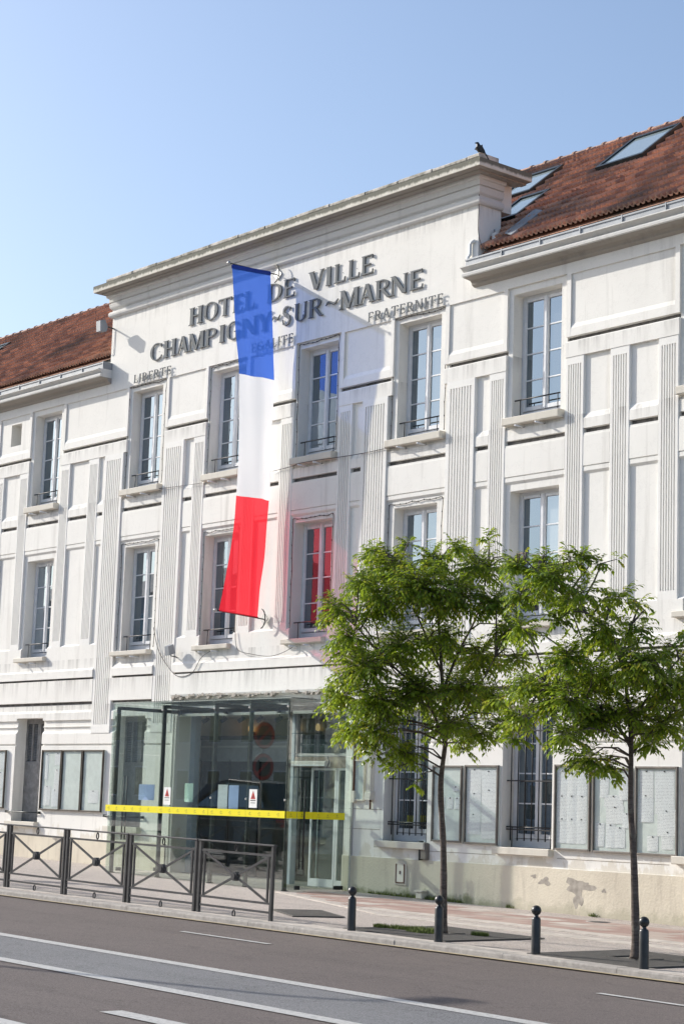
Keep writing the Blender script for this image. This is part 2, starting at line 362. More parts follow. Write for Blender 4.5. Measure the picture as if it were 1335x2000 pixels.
# trees
m, t, b = newmat('leaf'); b.inputs['Roughness'].default_value = .33; b.inputs['Specular IOR Level'].default_value = .5
at = N(t, 'Attribute', attribute_name='tint')
rp = N(t, 'ValToRGB'); cr = rp.color_ramp
cr.elements[0].position = 0; cr.elements[0].color = (.066, .130, .017, 1); cr.elements[1].position = .55; cr.elements[1].color = (.185, .285, .027, 1)
for p, c in ((.8, (.40, .46, .035, 1)), (1.0, (.50, .36, .05, 1))): e = cr.elements.new(p); e.color = c
t.links.new(at.outputs['Fac'], rp.inputs[0]); t.links.new(rp.outputs[0], b.inputs['Base Color'])
tl = N(t, 'BsdfTranslucent'); mx = N(t, 'MixShader'); mx.inputs[0].default_value = .5
tc = mixc(t, .5, rp.outputs[0], (.36, .46, .03)); t.links.new(tc, tl.inputs[0])
o = t.nodes['Material Output']; t.links.new(b.outputs[0], mx.inputs[1]); t.links.new(tl.outputs[0], mx.inputs[2]); t.links.new(mx.outputs[0], o.inputs['Surface']); M['leaf'] = m
m, t, b = newmat('bark'); b.inputs['Roughness'].default_value = .9; v = coords(t, (1, 1, 5)); v2 = coords(t)
cc = mixc(t, ramp(t, nz(t, v, 6, 6, .7), .35, .65), (.060, .043, .036), (.16, .125, .105))
cc = mixc(t, math_(t, 'MULTIPLY', ramp(t, nz(t, v2, 9, 5), .58, .68), .5), cc, (.24, .22, .17)); t.links.new(cc, b.inputs['Base Color']); bump(t, b, nz(t, v, 14, 6), .7, .02); M['bark'] = m
M['grass'] = plain('weed_green', (.15, .19, .035), .8, var=.45, scale=30)
# flag cloth: thin weave that lets light and the view through
def cloth(name, col, through, glow=.30):
    m = bpy.data.materials.new(name); m.use_nodes = True; t = m.node_tree; t.nodes.clear()
    o = N(t, 'OutputMaterial'); df = N(t, 'BsdfDiffuse'); tl = N(t, 'BsdfTranslucent'); tr = N(t, 'BsdfTransparent')
    n1 = nz(t, coords(t, (260, 260, 260)), 1, 2); cc = mixc(t, math_(t, 'MULTIPLY', n1, .3), col, tuple(c*.75 for c in col))
    t.links.new(cc, df.inputs[0]); t.links.new(cc, tl.inputs[0]); tr.inputs[0].default_value = tuple(.12+.88*min(1, c*1.5) for c in col)+(1,)
    a = N(t, 'MixShader'); a.inputs[0].default_value = glow; t.links.new(df.outputs[0], a.inputs[1]); t.links.new(tl.outputs[0], a.inputs[2])
    bb = N(t, 'MixShader'); bb.inputs[0].default_value = through; t.links.new(a.outputs[0], bb.inputs[1]); t.links.new(tr.outputs[0], bb.inputs[2])
    t.links.new(bb.outputs[0], o.inputs['Surface']); return m
M['flagblue'] = cloth('flag_blue', (.055, .165, .66), .32); M['flagwhite'] = cloth('flag_white', (.88, .89, .92), .03); M['flagred'] = cloth('flag_red', (.80, .03, .05), .36, .52)
M['flaghemblue'] = plain('hem_blue', (.015, .05, .34), .8, var=.05); M['flaghemred'] = plain('hem_red', (.58, .012, .03), .8, var=.05)
m, t, b = newmat('lamp_glow'); b.inputs['Emission Color'].default_value = (1, .55, .2, 1); b.inputs['Emission Strength'].default_value = .8; M['glow'] = m

# ------------------------------------------------------------------ ground, road, pavement
XS = [-400, -70, -40, -20, -10, 0, 10, 20, 30, 40, 70, 400]
ky = lambda x: -7.35+.03*(max(-20, min(30, x))-9)       # front edge of the kerb, slightly askew to the facade
def sheet(name, y0, y1, dz, mt, x0=-400, x1=400, thick=0):
    mb = MB(); xs = [x0]+[x for x in XS if x0 < x < x1]+[x1]
    Y = lambda q, xx: q(xx) if callable(q) else q
    for a, b in zip(xs, xs[1:]):
        mb.quad((a, Y(y0, a), g(a)+dz), (b, Y(y0, b), g(b)+dz), (b, Y(y1, b), g(b)+dz), (a, Y(y1, a), g(a)+dz))
        if thick: mb.quad((a, y0, g(a)+dz-thick), (b, y0, g(b)+dz-thick), (b, y0, g(b)+dz), (a, y0, g(a)+dz))
    return struct(mb.build(name, mt, recalc=False))
mb = MB(); mb.quad((-1500, -1500, -3), (1500, -1500, -3), (1500, 1500, -3), (-1500, 1500, -3)); struct(mb.build('ground', M['ground'], recalc=False))
RD = -.075
sheet('road', -23.2, -6.2, RD, M['road'])
sheet('traffic_lane', -13.36, -11.86, RD+.004, M['lane'])
sheet('gutter', lambda x: ky(x)-.13, lambda x: ky(x)+.05, RD+.012, M['concrete'])
sheet('gutter_edge_line', lambda x: ky(x)-.20, lambda x: ky(x)-.125, RD+.017, M['gline'])
road_mark = bpy.data.objects['road']
for a, b in ((-11.885, -11.665), (-13.585, -13.365)): sheet('lane_line', a, b, RD+.009, M['paint'])
for x0, x1, y, h in ((9.35, 11.32, -8.97, .10), (17.17, 19.2, -9.10, .10), (1.2, 3.1, -8.97, .10), (16.68, 19.5, -14.98, .24), (11.0, 14.0, -14.98, .24), (16.4, 20, -16.25, .2)):
    sheet('lane_dash', y-h/2, y+h/2, RD+.009, M['paint'], x0, x1)
pav = sheet('sidewalk', lambda x: ky(x)+.24, 3.0, -.006, M['tarmac'])
sheet('far_sidewalk', -38, -23.2, 0, M['tarmac'], thick=.2)
# kerb: one granite stone after the other
kerb = bpy.data.objects.new('kerb', None); C.objects.link(kerb); struct(kerb)
x = -12.0
while x < 24:
    L = 1.0 + random.uniform(-.08, .08); z = g(x+.5)
    mb = MB(); yk = ky(x+.5); y_ = yk+random.uniform(-.004, .004); zt = .004+random.uniform(-.003, .003); mb.prism([(yk+.28, -.3), (yk+.28, zt), (y_+.022, zt), (y_+.006, zt-.007), (y_, zt-.022), (y_-.004, -.3)], x+.003, x+L-.003)
    mb.v = [(vx, vy+.03*(vx-x-.5), vz+g(vx)) for vx, vy, vz in mb.v]
    mb.build('kerb_stone', M['kerb'], kerb); x += L
for xa, xb in ((-400, -12), (x, 400)):
    mb = MB(); mb.box(xa, xb, ky(xa), ky(xa)+.28, -3, max(g(xa), g(xb))-.0); mb.build('kerb_run', M['kerb'], kerb)
# pavement slabs: pink field by the wall, pale border courses
slabs = bpy.data.objects.new('paving', None); C.objects.link(slabs); struct(slabs)
mb = MB(); mb.box(-.297, .297, -.197, .197, -.03, 0); sm_ = mb.mesh('slab_mesh', M['slabpink'])
mb = MB(); mb.box(-.297, .297, -.197, .197, -.03, 0); sl_ = mb.mesh('slab_mesh_pale', M['slablite'])
tilt = math.atan(.0125)
def slab(x, y, me, sx=1, sy=1, rz=0):
    o = place('slab', me, slabs, (x, y, g(x)+.004+random.uniform(-.0015, .0015)), (0, tilt, rz)); o.scale = (sx, sy, 1)
cnt = 0
for r in range(6):
    y = -1.12-.4*r; off = .3 if r % 2 else 0
    x = 2.9+off
    while x < 17:
        if y > -1.15-(x-2.3)*.46 and cnt < 170: slab(x, y, sl_ if r == 5 or random.random() < .08 else sm_); cnt += 1
        x += .6
L = math.hypot(5.2, 2.02); ang = math.atan2(-2.02, 5.2)
for k in range(9): slab(2.62+5.2*(k+.5)/9, -1.92-2.02*(k+.5)/9, sl_, L/9/.6, .38, ang)
for k in range(16): slab(8.1+.6*k, -3.94, sl_)
for k in range(38): slab(-2.3+.6*k, -6.93, sl_, 1, .95)

# ------------------------------------------------------------------ town hall
hall = thing('town_hall', 'long white rendered town hall with fluted pilasters and brown tiled roof', 'building')
YB, D = .5, .05
def loop(prof, yb=YB): return list(prof)+[(yb, prof[-1][1]), (yb, prof[0][1])]
def clip(prof, za, zb):                     # prof runs from top to bottom
    res = []
    for (y0, z0), (y1, z1) in zip(prof, prof[1:]):
        hi, lo = max(z0, z1), min(z0, z1)
        if hi < za or lo > zb: continue
        def at(z): return y0 if abs(z1-z0) < 1e-6 else y0+(y1-y0)*(z-z0)/(z1-z0)
        for (yy, zz) in ((y0, z0), (y1, z1)):
            p = (yy, zz) if za <= zz <= zb else (at(min(max(zz, za), zb)), min(max(zz, za), zb))
            if not res or (abs(res[-1][0]-p[0])+abs(res[-1][1]-p[1])) > 1e-5: res.append(p)
    return res
GROUND = [(0, 4.71), (-.05, 4.66), (-.05, 4.487), (.07, 4.485), (.07, 4.442), (-.02, 4.44), (-.02, 3.915), (.06, 3.91), (.06, 3.85), (.035, 3.845), (.04, 3.72), (0, 3.655), (0, 3.478),
          (.05, 3.474), (.05, 3.335), (.02, 3.33), (.02, 3.314), (.055, 3.31), (.055, 3.225), (0, 3.16), (0, 2.91), (.045, 2.905), (.045, 2.87), (0, 2.855), (0, .692), (-.025, .688), (-.025, -.9)]
UP = [(D, 8.77), (.004, 8.66), (.004, 8.482), (.11, 8.478), (.11, 8.397), (.012, 8.393), (.012, 8.36), (.006, 8.35), (.006, 7.797), (.03, 7.793), (.03, 7.778), (.012, 7.775), (.012, 7.70), (D, 7.655)]
GAP = [(D, 9.84)]+UP+[(D, 5.31), (0, 5.265)]+GROUND
BAYW = [(D, 11.43), (D, 8.70), (.022, 8.69), (.022, 8.482)]+UP[3:]+[(D, 5.31), (0, 5.265)]+GROUND                 # wing bays: flush below 5.27
BAYC = [(D, 11.43), (D, 8.70), (.022, 8.69), (.022, 8.482)]+UP[3:]+[(D, 4.80), (0, 4.72)]+GROUND[0:]               # central bays: recess runs on to the ledge
PN = [(0, 5.27)]+GROUND
CEN = [(0, 5.27), (0, 4.72), (-.05, 4.66), (-.05, 4.487), (.07, 4.485), (.07, 4.442), (-.075, 4.44), (-.08, 3.985), (-.06, 3.935), (.10, 3.93), (.10, 3.56)]
CENB = [(D, 11.43), (D, 8.70), (.022, 8.69), (.022, 8.482)]+UP[3:]+[(D, 5.31), (0, 5.265)]+CEN[1:]
CENG = [(D, 9.84)]+UP+[(D, 5.31), (0, 5.265)]+CEN[1:]
def wall_piece(name, x0, x1, prof, mt='wall'): return MB().prism(loop(prof), x0, x1).build(name, M[mt], hall)

def pilaster(x0, x1, n, wide, ztop=9.84):
    zf0, zf1, zb = (3.357, 9.705, 3.16) if wide else (5.42, 9.70, 5.27)
    yf = -.015 if wide else 0
    m0 = .09 if wide else .058; xa, xb = x0+m0, x1-m0; p = (xb-xa)/n; d = .046
    pts = [(x0, YB), (x0, yf+.012), (x0+.012, yf)]
    for i in range(n):
        a = xa+p*i+p*.24; b = xa+p*(i+1)-p*.24
        pts += [(a, yf), (a+.005, yf+d*.8), ((a+b)/2, yf+d), (b-.005, yf+d*.8), (b, yf)]
    pts += [(x1-.012, yf), (x1, yf+.012), (x1, YB)]
    mb = MB(); mb.prism_z(pts, zf0, zf1)
    pl = [(x0, YB), (x0, yf+.012), (x0+.012, yf), (x1-.012, yf), (x1, yf+.012), (x1, YB)]
    mb.prism_z(pl, zf1, ztop); mb.prism_z(pl, zb, zf0)
    mb.build('pilaster', M['pil'], hall)
def under_wide(x0, x1): wall_piece('wall_pier', x0, x1, clip(GROUND, -.9, 3.16))

bar_mesh = {}
pane_cache = {}
def window(xc, z0, h, blind=()):
    """white two-leaf window set in the opening; local origin at the sill centre"""
    wd = 1.24; yf = .30; o = (xc, 0, z0)
    key = round(h, 3)
    if key not in bar_mesh:
        f = MB(); x0, x1 = -wd/2, wd/2; zb = .15
        f.box(x0, x1, yf+.002, YB, -.01, zb)                               # sloped white base rail
        f.box(x0, x0+.055, yf, yf+.10, zb, h); f.box(x1-.055, x1, yf, yf+.10, zb, h); f.box(x0+.055, x1-.055, yf, yf+.10, h-.06, h)
        sash = MB(); panes = []
        iz0, iz1 = zb+.01, h-.065
        for s in (0, 1):
            a, b = (x0+.058, -.003) if s == 0 else (.003, x1-.058)
            st = .062
            sash.bbox(a, a+st, yf-.022, yf+.05, iz0, iz1, .008); sash.bbox(b-st, b, yf-.022, yf+.05, iz0, iz1, .008)
            sash.bbox(a+st, b-st, yf-.0205, yf+.048, iz0, iz0+.085, .008); sash.bbox(a+st, b-st, yf-.0205, yf+.048, iz1-.062, iz1, .008)
            za, zt = iz0+.085, iz1-.062; ph = (zt-za)/4
            for k in range(1, 4): sash.box(a+st, b-st, yf-.004, yf+.03, za+ph*k-.012, za+ph*k+.012)
            for k in range(4): panes.append(((a+b)/2, za+ph*(k+.5)))
            pw = b-a-2*st
        sash.box(-.028, .028, yf-.036, yf-.018, iz0, iz1)                   # meeting cover strip
        pm = MB(); pm.box(-pw/2-.004, pw/2+.004, .014, .022, -ph/2+.006, ph/2-.006)
        gb = MB(); gb.tube([(-wd/2-.02, .13, .36), (wd/2+.02, .13, .36)], .014, 6)
        for s in (-1, 1): gb.tube([(s*(wd/2-.14), .13, .355), (s*(wd/2-.14), .13, .0)], .009, 6)
        pb = MB(); pb.box(-pw/2-.004, pw/2+.004, .014, .022, -ph/2+.006, ph/2-.006)
        bar_mesh[key] = (pb.mesh('pane', M['paneblind']), f.mesh('window_frame', M['frame']), sash.mesh('sash', M['frame']), pm.mesh('pane', M['pane']), gb.mesh('guard_rail', M['black']), panes)
    pb2, fm, sm2, pm2, gm, panes = bar_mesh[key]
    wn = place('window', fm, hall, o); place('sash', sm2, wn)
    for k_, (px, pz) in enumerate(panes): place('pane', pb2 if k_ in blind else pm2, wn, (px, yf, pz), (random.uniform(-.004, .004), 0, random.uniform(-.006, .006)))
    place('guard_rail', gm, wn)
    return wn
def sill(x0, x1, z0, z1, drains=True):
    s = MB().bbox(x0, x1, -.115, .30, z0, z1, .012).build('window_sill', M['sill'], hall)
    if drains:
        for q in (.30, .66):
            xx = x0+(x1-x0)*q
            MB().tube([(xx, .1, z0-.045), (xx, -.20, z0-.05)], .017, 8).build('drain_spout', M['frame'], s)
shmesh = {}
def bay(x0, x1, prof, glass=True, ground='shutter', cen=False):
    c = (x0+x1)/2-.02; a, b = c-.62, c+.62
    ops = [(5.05, 7.525), (8.90, 11.295)]
    if ground != 'none': ops = [(1.013, 3.545)]+ops
    name = 'window_bay_wall'
    zlow = 3.56 if cen else -.9
    wall_piece(name, x0, a, clip(prof, zlow, 11.43)); wall_piece(name, b, x1, clip(prof, zlow, 11.43))
    z = zlow
    for (o0, o1) in ops+[(11.43, 11.43)]:
        if o0-z > .01: wall_piece(name, a, b, clip(prof, z, o0))
        z = o1
    sill(x0+.02, x1-.06, 8.755, 8.90); sill(x0-.04, x1-.17, 4.945, 5.05)
    if glass:
        window(c, 8.90, 2.395, {0: (0, 1), 10: (6, 7)}.get(int(x0), ())); window(c, 5.05, 2.475, {6: (4, 5, 6, 7), 3: (0, 1, 2), -6: (4, 5), -10: (0, 1, 2, 3)}.get(int(x0), ()))
        # dark room behind
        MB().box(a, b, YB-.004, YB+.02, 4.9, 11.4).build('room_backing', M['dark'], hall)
    if ground != 'none':
        s = MB().bbox(a-.12, b+.06, -.13, .3, .88, 1.013, .012).build('window_sill', M['sill'], hall)
        if ground == 'shutter':
            mb = MB(); y = .30
            for (sa, sb) in ((a, a+.62), (a+.626, b)):
                st = .07
                mb.box(sa, sa+st, y, y+.05, 1.013, 3.545); mb.box(sb-st, sb, y, y+.05, 1.013, 3.545)
                mb.box((sa+sb)/2-.03, (sa+sb)/2+.03, y+.001, y+.049, 2.5, 3.42)
                mb.box(sa+st, sb-st, y+.002, y+.05, 3.42, 3.545); mb.box(sa+st, sb-st, y+.006, y+.045, 1.013, 2.5)
                for zz in (1.08, 1.75, 2.43): mb.box(sa+st, sb-st, y-.004, y+.006, zz, zz+.05)
            sh = mb.build('shutter', M['shutter'], hall)
            lm = MB()
            for (sa, sb) in ((a+.07, a+.28), (a+.34, a+.55), (a+.696, a+.905), (a+.965, b-.07)):
                for k in range(22): zz = 2.52+k*.0405; lm.quad((sa, y+.008, zz), (sb, y+.008, zz), (sb, y+.04, zz+.034), (sa, y+.04, zz+.034))
            lm.build('louvre', M['shutter'], sh, recalc=False)
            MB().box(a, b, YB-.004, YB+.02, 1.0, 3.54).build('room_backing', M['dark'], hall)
            r = MB(); r.tube([(a-.16, -.06, 1.24), (b+.12, -.06, 1.24)], .016, 6); r.box(a-.18, a-.14, -.08, .02, 1.21, 1.27); r.box(b+.10, b+.14, -.08, .02, 1.21, 1.27)
            r.build('hand_rail', M['steel'], hall)
        else:
            wn = window(c, 1.013, 2.53)
            gr = MB(); n = 7
            for k in range(n): xx = a+.10+(b-a-.2)*k/(n-1); gr.tube([(xx, .13, 1.13), (xx, .13, 3.50)], .012, 6)
            for zz in (1.33, 2.2, 3.1): gr.box(a-.02, b+.02, .118, .142, zz-.012, zz+.012)
            gr.build('window_grille', M['black'], wn, (-c, 0, -1.013))
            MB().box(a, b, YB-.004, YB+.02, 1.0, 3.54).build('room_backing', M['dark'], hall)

narrow = [(-14.36, -13.91), (-12.39, -11.94), (-11.165, -10.71), (-9.175, -8.735), (-7.885, -7.425), (-3.515, -3.06), (-1.60, -1.155), (-.335, .12), (1.60, 2.042), (6.02, 6.475), (7.99, 8.447), (9.07, 9.53), (10.178, 10.635), (12.16, 12.61), (13.4, 13.85), (16.0, 16.45)]
wide = [(-7.16, -6.35), (-4.675, -3.87), (2.36, 3.157), (4.865, 5.66)]
for a, b in narrow:
    pilaster(a, b, 6, False); inside = -3.87 < a < 2.3
    wall_piece('wall_pier', a, b, CEN if inside else PN)
for a, b in wide: pilaster(a, b, 8, True); under_wide(a, b)
gaps = [(-17, -14.36), (-11.94, -11.165), (-8.735, -7.885), (-7.425, -7.16), (8.447, 9.07), (9.53, 10.178), (12.61, 13.4), (13.85, 16.0), (16.45, 19), (5.66, 6.02)]
for a, b in gaps: wall_piece('wall_panel', a, b, GAP)
for a, b in ((-3.87, -3.515), (-1.155, -.335), (2.042, 2.36)): wall_piece('wall_panel', a, b, CENG if b < 2.2 else CENG+[(.1, 3.3)])
# slivers between wide pilasters and the neighbouring bays
bay(-13.91, -12.39, BAYW, glass=False); bay(-10.71, -9.175, BAYW); bay(-6.35, -4.675, BAYC)
bay(-3.06, -1.60, CENB, ground='none', cen=True); bay(.12, 1.60, CENB, ground='none', cen=True)
bay(3.157, 4.865, BAYC, ground='grille'); bay(6.475, 7.99, BAYW, ground='grille'); bay(10.635, 12.16, BAYW, ground='grille')
wall_piece('wall_pier', 2.20, 2.36, [(0, 3.3), (0, .692), (-.025, .688), (-.025, -.9)])
wall_piece('wall_pier', -3.87, -3.80, [(0, 3.56), (0, -.9)])
# frieze: architrave, dark groove, framed panel, for every stretch between window bays
FR = [(0, 10.40), (0, 10.228), (.12, 10.224), (.12, 10.142), (-.004, 10.138), (-.01, 10.12), (-.01, 9.84)]
for a, b in ((-17, -13.91), (-12.39, -10.71), (-9.175, -6.262), (-4.70, -3.06), (-1.60, .12), (1.60, 3.26), (4.77, 6.475), (7.99, 10.645), (12.15, 19)):
    if a > -17: a0 = a+.11; wall_piece('frieze_stile', a, a0, [(0, 11.43)]+FR[1:])
    else: a0 = a
    b0 = b-.10 if b < 19 else b
    if b < 19: wall_piece('frieze_stile', b0, b, [(0, 11.43)]+FR[1:])
    fp = [(0, 11.43), (0, 11.408), (.032, 11.406), (.032, 10.47), (.004, 10.385)]+FR[1:]
    if abs(a+12.39) < .01:
        wall_piece('frieze_panel', a0, -11.77, fp); wall_piece('frieze_panel', -11.26, b0, fp); wall_piece('frieze_panel', -11.77, -11.26, clip(fp, 11.215, 11.43)); wall_piece('frieze_panel', -11.77, -11.26, clip(fp, 9.8, 10.64))
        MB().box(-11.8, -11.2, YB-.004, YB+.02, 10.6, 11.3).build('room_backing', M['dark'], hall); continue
    wall_piece('frieze_panel', a0, b0, [(0, 11.43), (0, 11.408), (.032, 11.406), (.032, 10.47), (.004, 10.385)]+FR[1:])
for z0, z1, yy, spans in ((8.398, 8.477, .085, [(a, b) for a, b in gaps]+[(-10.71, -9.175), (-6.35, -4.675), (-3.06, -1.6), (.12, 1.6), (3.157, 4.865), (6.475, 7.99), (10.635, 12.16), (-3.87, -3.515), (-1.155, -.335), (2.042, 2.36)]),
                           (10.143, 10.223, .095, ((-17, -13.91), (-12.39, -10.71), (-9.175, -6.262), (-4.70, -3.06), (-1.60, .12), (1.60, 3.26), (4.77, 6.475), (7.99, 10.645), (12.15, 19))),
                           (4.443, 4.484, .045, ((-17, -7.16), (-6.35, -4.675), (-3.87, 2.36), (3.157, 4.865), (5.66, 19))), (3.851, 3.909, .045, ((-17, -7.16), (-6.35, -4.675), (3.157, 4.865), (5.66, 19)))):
    for a, b in spans: MB().box(a+.003, b-.003, yy, yy+.1, z0, z1).build('groove_bed', M['groove'], hall)  # dark strips set along the grooves
# pediment block with letters
BL0, BL1 = -7.15, 5.64
MB().box(BL0, BL1, 0, .6, 11.43, 13.30).build('parapet_wall', M['wall'], hall)
for a, b in ((-17, BL0), (BL1, 19)): MB().box(a, b, .001, .6, 11.43, 11.95).build('wing_wall_top', M['wall'], hall)
def ring(prof, name, mt, x0=BL0, x1=BL1, back=.6):     # mitred moulding on the front and both returns: prof of (out, z)
    mb = MB(); n = len(prof)
    def pt(k, o, z): return ((x0-o, back, z), (x0-o, -o, z), (x1+o, -o, z), (x1+o, back, z))[k]
    for i in range(n-1):
        (o0, z0), (o1, z1) = prof[i], prof[i+1]
        for k in range(3): mb.quad(pt(k, o0, z0), pt(k+1, o0, z0), pt(k+1, o1, z1), pt(k, o1, z1))
    mb.poly([pt(0, *p) for p in prof]); mb.poly([pt(3, *p) for p in reversed(prof)])
    return mb.build(name, M[mt], hall)
mold = [(-.1, 13.27)]
for k in range(7): q = math.pi*k/6; mold.append((.035+.055*math.sin(q), 13.285+.075*(1-math.cos(q))))
mold += [(.010, 13.445), (.010, 13.485), (.03, 13.49)]
for k in range(6): q = math.pi/2*k/5; mold.append((.03+.045*math.sin(q), 13.50+.09*(1-math.cos(q))))
mold += [(.08, 13.60), (.08, 13.63), (.05, 13.635), (.05, 13.66), (.085, 13.67), (.09, 13.765), (.13, 13.78), (.14, 13.80), (.15, 13.872), (-.1, 13.872)]
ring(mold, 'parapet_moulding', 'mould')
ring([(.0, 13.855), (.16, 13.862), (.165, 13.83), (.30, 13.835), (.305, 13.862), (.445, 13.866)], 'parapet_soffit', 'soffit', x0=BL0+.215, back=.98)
ring([(.3, 13.90), (.44, 13.8665), (.455, 13.874), (.46, 14.030), (-.2, 14.034)], 'parapet_slab', 'slab', x0=BL0+.215, back=.98)
x = BL0+.30
while x < BL1+.44:                                       # coping stones
    L = min(1.05+random.uniform(-.1, .1), BL1+.455-x)
    if L < .25: break
    h = .082+random.uniform(-.006, .006)
    MB().bbox(x+.004, x+L-.004, -.452+random.uniform(-.008, .006), .06, 14.032, 14.032+h, .018).build('coping_stone', M['coping'], hall); x += L
MB().box(BL0+.02, BL1-.02, .1, .9, 13.29, 13.86).build('parapet_core', M['wall'], hall)
# wing cornices and zinc box gutters
for a, b in ((-17, -7.06), (5.56, 19)):
    prof = [(.0, 11.965), (-.40, 11.955), (-.40, 11.932), (-.38, 11.928), (-.335, 11.893), (-.30, 11.865), (-.29, 11.852), (-.33, 11.842), (-.34, 11.82), (-.335, 11.775), (-.31, 11.762), (.0, 11.758)]
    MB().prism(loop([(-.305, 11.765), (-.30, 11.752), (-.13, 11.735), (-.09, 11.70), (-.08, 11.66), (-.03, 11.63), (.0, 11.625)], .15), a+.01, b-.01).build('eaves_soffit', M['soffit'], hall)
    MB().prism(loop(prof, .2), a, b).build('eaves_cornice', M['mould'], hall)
    x = a
    while x < b-.05:
        L = min(1.0, b-x)
        gt = MB().prism([(-.25, 11.966), (-.25, 12.10), (-.268, 12.105), (-.268, 12.135), (-.235, 12.14), (.2, 12.13), (.2, 11.966)], x+.002, x+L-.002).build('gutter_length', M['zinc'], hall)
        MB().box(x+L-.03, x+L-.005, -.272, -.255, 11.98, 12.15).build('gutter_clip', M['zinc'], gt)
        x += L
# roof ---------------------------------------------------------------
SL, Y0, ZE = math.radians(39), .10, 12.36
RIDGE_Y = 4.15; RIDGE_Z = ZE+math.tan(SL)*(RIDGE_Y-Y0)
mb = MB()
mb.quad((-40, Y0-.02, ZE-.06), (40, Y0-.02, ZE-.06), (40, RIDGE_Y, RIDGE_Z-.04), (-40, RIDGE_Y, RIDGE_Z-.04))
mb.quad((-40, RIDGE_Y, RIDGE_Z-.04), (40, RIDGE_Y, RIDGE_Z-.04), (40, 9, 11.5), (-40, 9, 11.5))
roof = mb.build('roof', M['tile'], hall, recalc=False)
MB().box(-22, 19, .12, .5, 11.9, 12.33).build('roof_wall_plate', M['dark'], hall)
MB().box(-17, 19, .5, 8.9, -.5, 0).build('floor_slab', M['dark'], hall)
TW, TL, TE = .25, .40, .343                              # tile width, length, exposure
def tile_mesh(mb, ox, oy, oz, ca, sa, j=0.0):
    # across: two round rolls with flat pans between; thin lip that leaves the rolls hollow
    xs = [(-.125, .0), (-.100, .0), (-.090, .044), (-.066, .078), (-.042, .046), (-.032, .0), (.024, .0), (.034, .046), (.058, .080), (.082, .046), (.092, .0), (.125, .0)]
    n = len(mb.v); k = len(xs)
    for s, lift in ((0.0, .066), (TL, .004)):
        for xx, h in xs:
            u, vz = s, h+lift+j
            mb.v.append((ox+xx, oy+u*ca-vz*sa, oz+u*sa+vz*ca))
    for xx, h in xs:
        vz = h*.55+.030+j
        mb.v.append((ox+xx, oy+.004*ca-vz*sa, oz+.004*sa+vz*ca))
    for i in range(k-1):
        mb.f.append((n+i, n+i+1, n+k+i+1, n+k+i)); mb.f.append((n+2*k+i, n+2*k+i+1, n+i+1, n+i))
ca, sa = math.cos(SL), math.sin(SL)
single = MB(); tile_mesh(single, 0, 0, 0, ca, sa); tme = single.mesh('roof_tile', M['tile'], recalc=False)
rest = MB(); shown = 0
NR = 15
skyl = [(6.38, 7.62, 2.55, 3.72), (3.62, 4.66, 2.45, 3.45), (-19, -17.7, 2.75, 3.3)]
cols = int(41/TW)
cells = []
for c_ in range(cols):
    x = -22+TW*(c_+.5)
    for r in range(NR):
        s = TE*r; y = Y0+s*ca; z = ZE+s*sa
        if any(a-.05 < x < b+.05 and ya-.12 < y < yb+.02 for a, b, ya, yb in skyl+[(4.72, 5.55, 1.20, 2.15)]): continue
        cells.append((x, y, z, r))
def vis(cell):
    x, y, z, r = cell
    if x < 4.6 or x > 12.2: return -1e9
    if x < 5.9 and y < 1.6: return -1e9
    return x
order = sorted(cells, key=vis, reverse=True); single_ids = set((c[0], c[3]) for c in [c for c in order if vis(c) > -1e8][:296])
for (x, y, z, r) in cells:
    j = random.uniform(-.004, .006)
    if (x, r) in single_ids: place('roof_tile', tme, roof, (x+random.uniform(-.004, .004), y+random.uniform(-.006, .006), z+j), (0, 0, random.uniform(-.012, .012)))
    else: tile_mesh(rest, x+random.uniform(-.004, .004), y, z, ca, sa, j)
struct(rest.build('roof_tile_field', M['tile'], roof, recalc=False), 'stuff')
mb = MB(); L = .46
n = 12
for i in range(n+1):
    q = math.pi*i/n
    for xx, rr in ((0, .125), (.06, .125), (.061, .105), (L, .10)): mb.v.append((xx, -math.cos(q)*rr*1.05, math.sin(q)*rr))
for i in range(n):
    for j in range(3): mb.f.append((i*4+j, i*4+j+1, i*4+5+j, i*4+4+j))
mb.poly([(0, -math.cos(math.pi*i/n)*.131, math.sin(math.pi*i/n)*.125) for i in range(n+1)])
rme = mb.mesh('ridge_tile', M['ridge'])
x = -22.5
while x < 17: place('ridge_tile', rme, roof, (x, RIDGE_Y, RIDGE_Z-.01+random.uniform(-.006, .006)), (0, random.uniform(-.012, .012), random.uniform(-.015, .015))); x += .425
# roof windows
def roof_window(x0, x1, y0, y1, openang=4):
    zz = lambda y: ZE+math.tan(SL)*(y-Y0)
    L = (y1-y0)/ca; wd = x1-x0
    f = MB(); fr = .07
    f.box(0, fr, 0, L, 0, .13); f.box(wd-fr, wd, 0, L, 0, .13); f.box(fr, wd-fr, 0, fr*1.3, .001, .129); f.box(fr, wd-fr, L-fr*1.6, L, .001, .135)
    o = f.build('roof_window', M['steel'], hall); o.location = (x0, y0, zz(y0)+.02); o.rotation_euler = (SL, 0, 0)
    MB().box(fr, wd-fr, fr*1.3, L-fr*1.6, .085, .10).build('pane', M['skyglass'], o)
    fl = MB().box(-.10, wd+.10, -.16, -.002, .01, .04); fl.build('flashing', M['zinc'], o)
for s in skyl: roof_window(*s)
roof_window(4.72, 5.55, 1.20, 2.15)
mb = MB()                                                  # zinc flashing beside the block
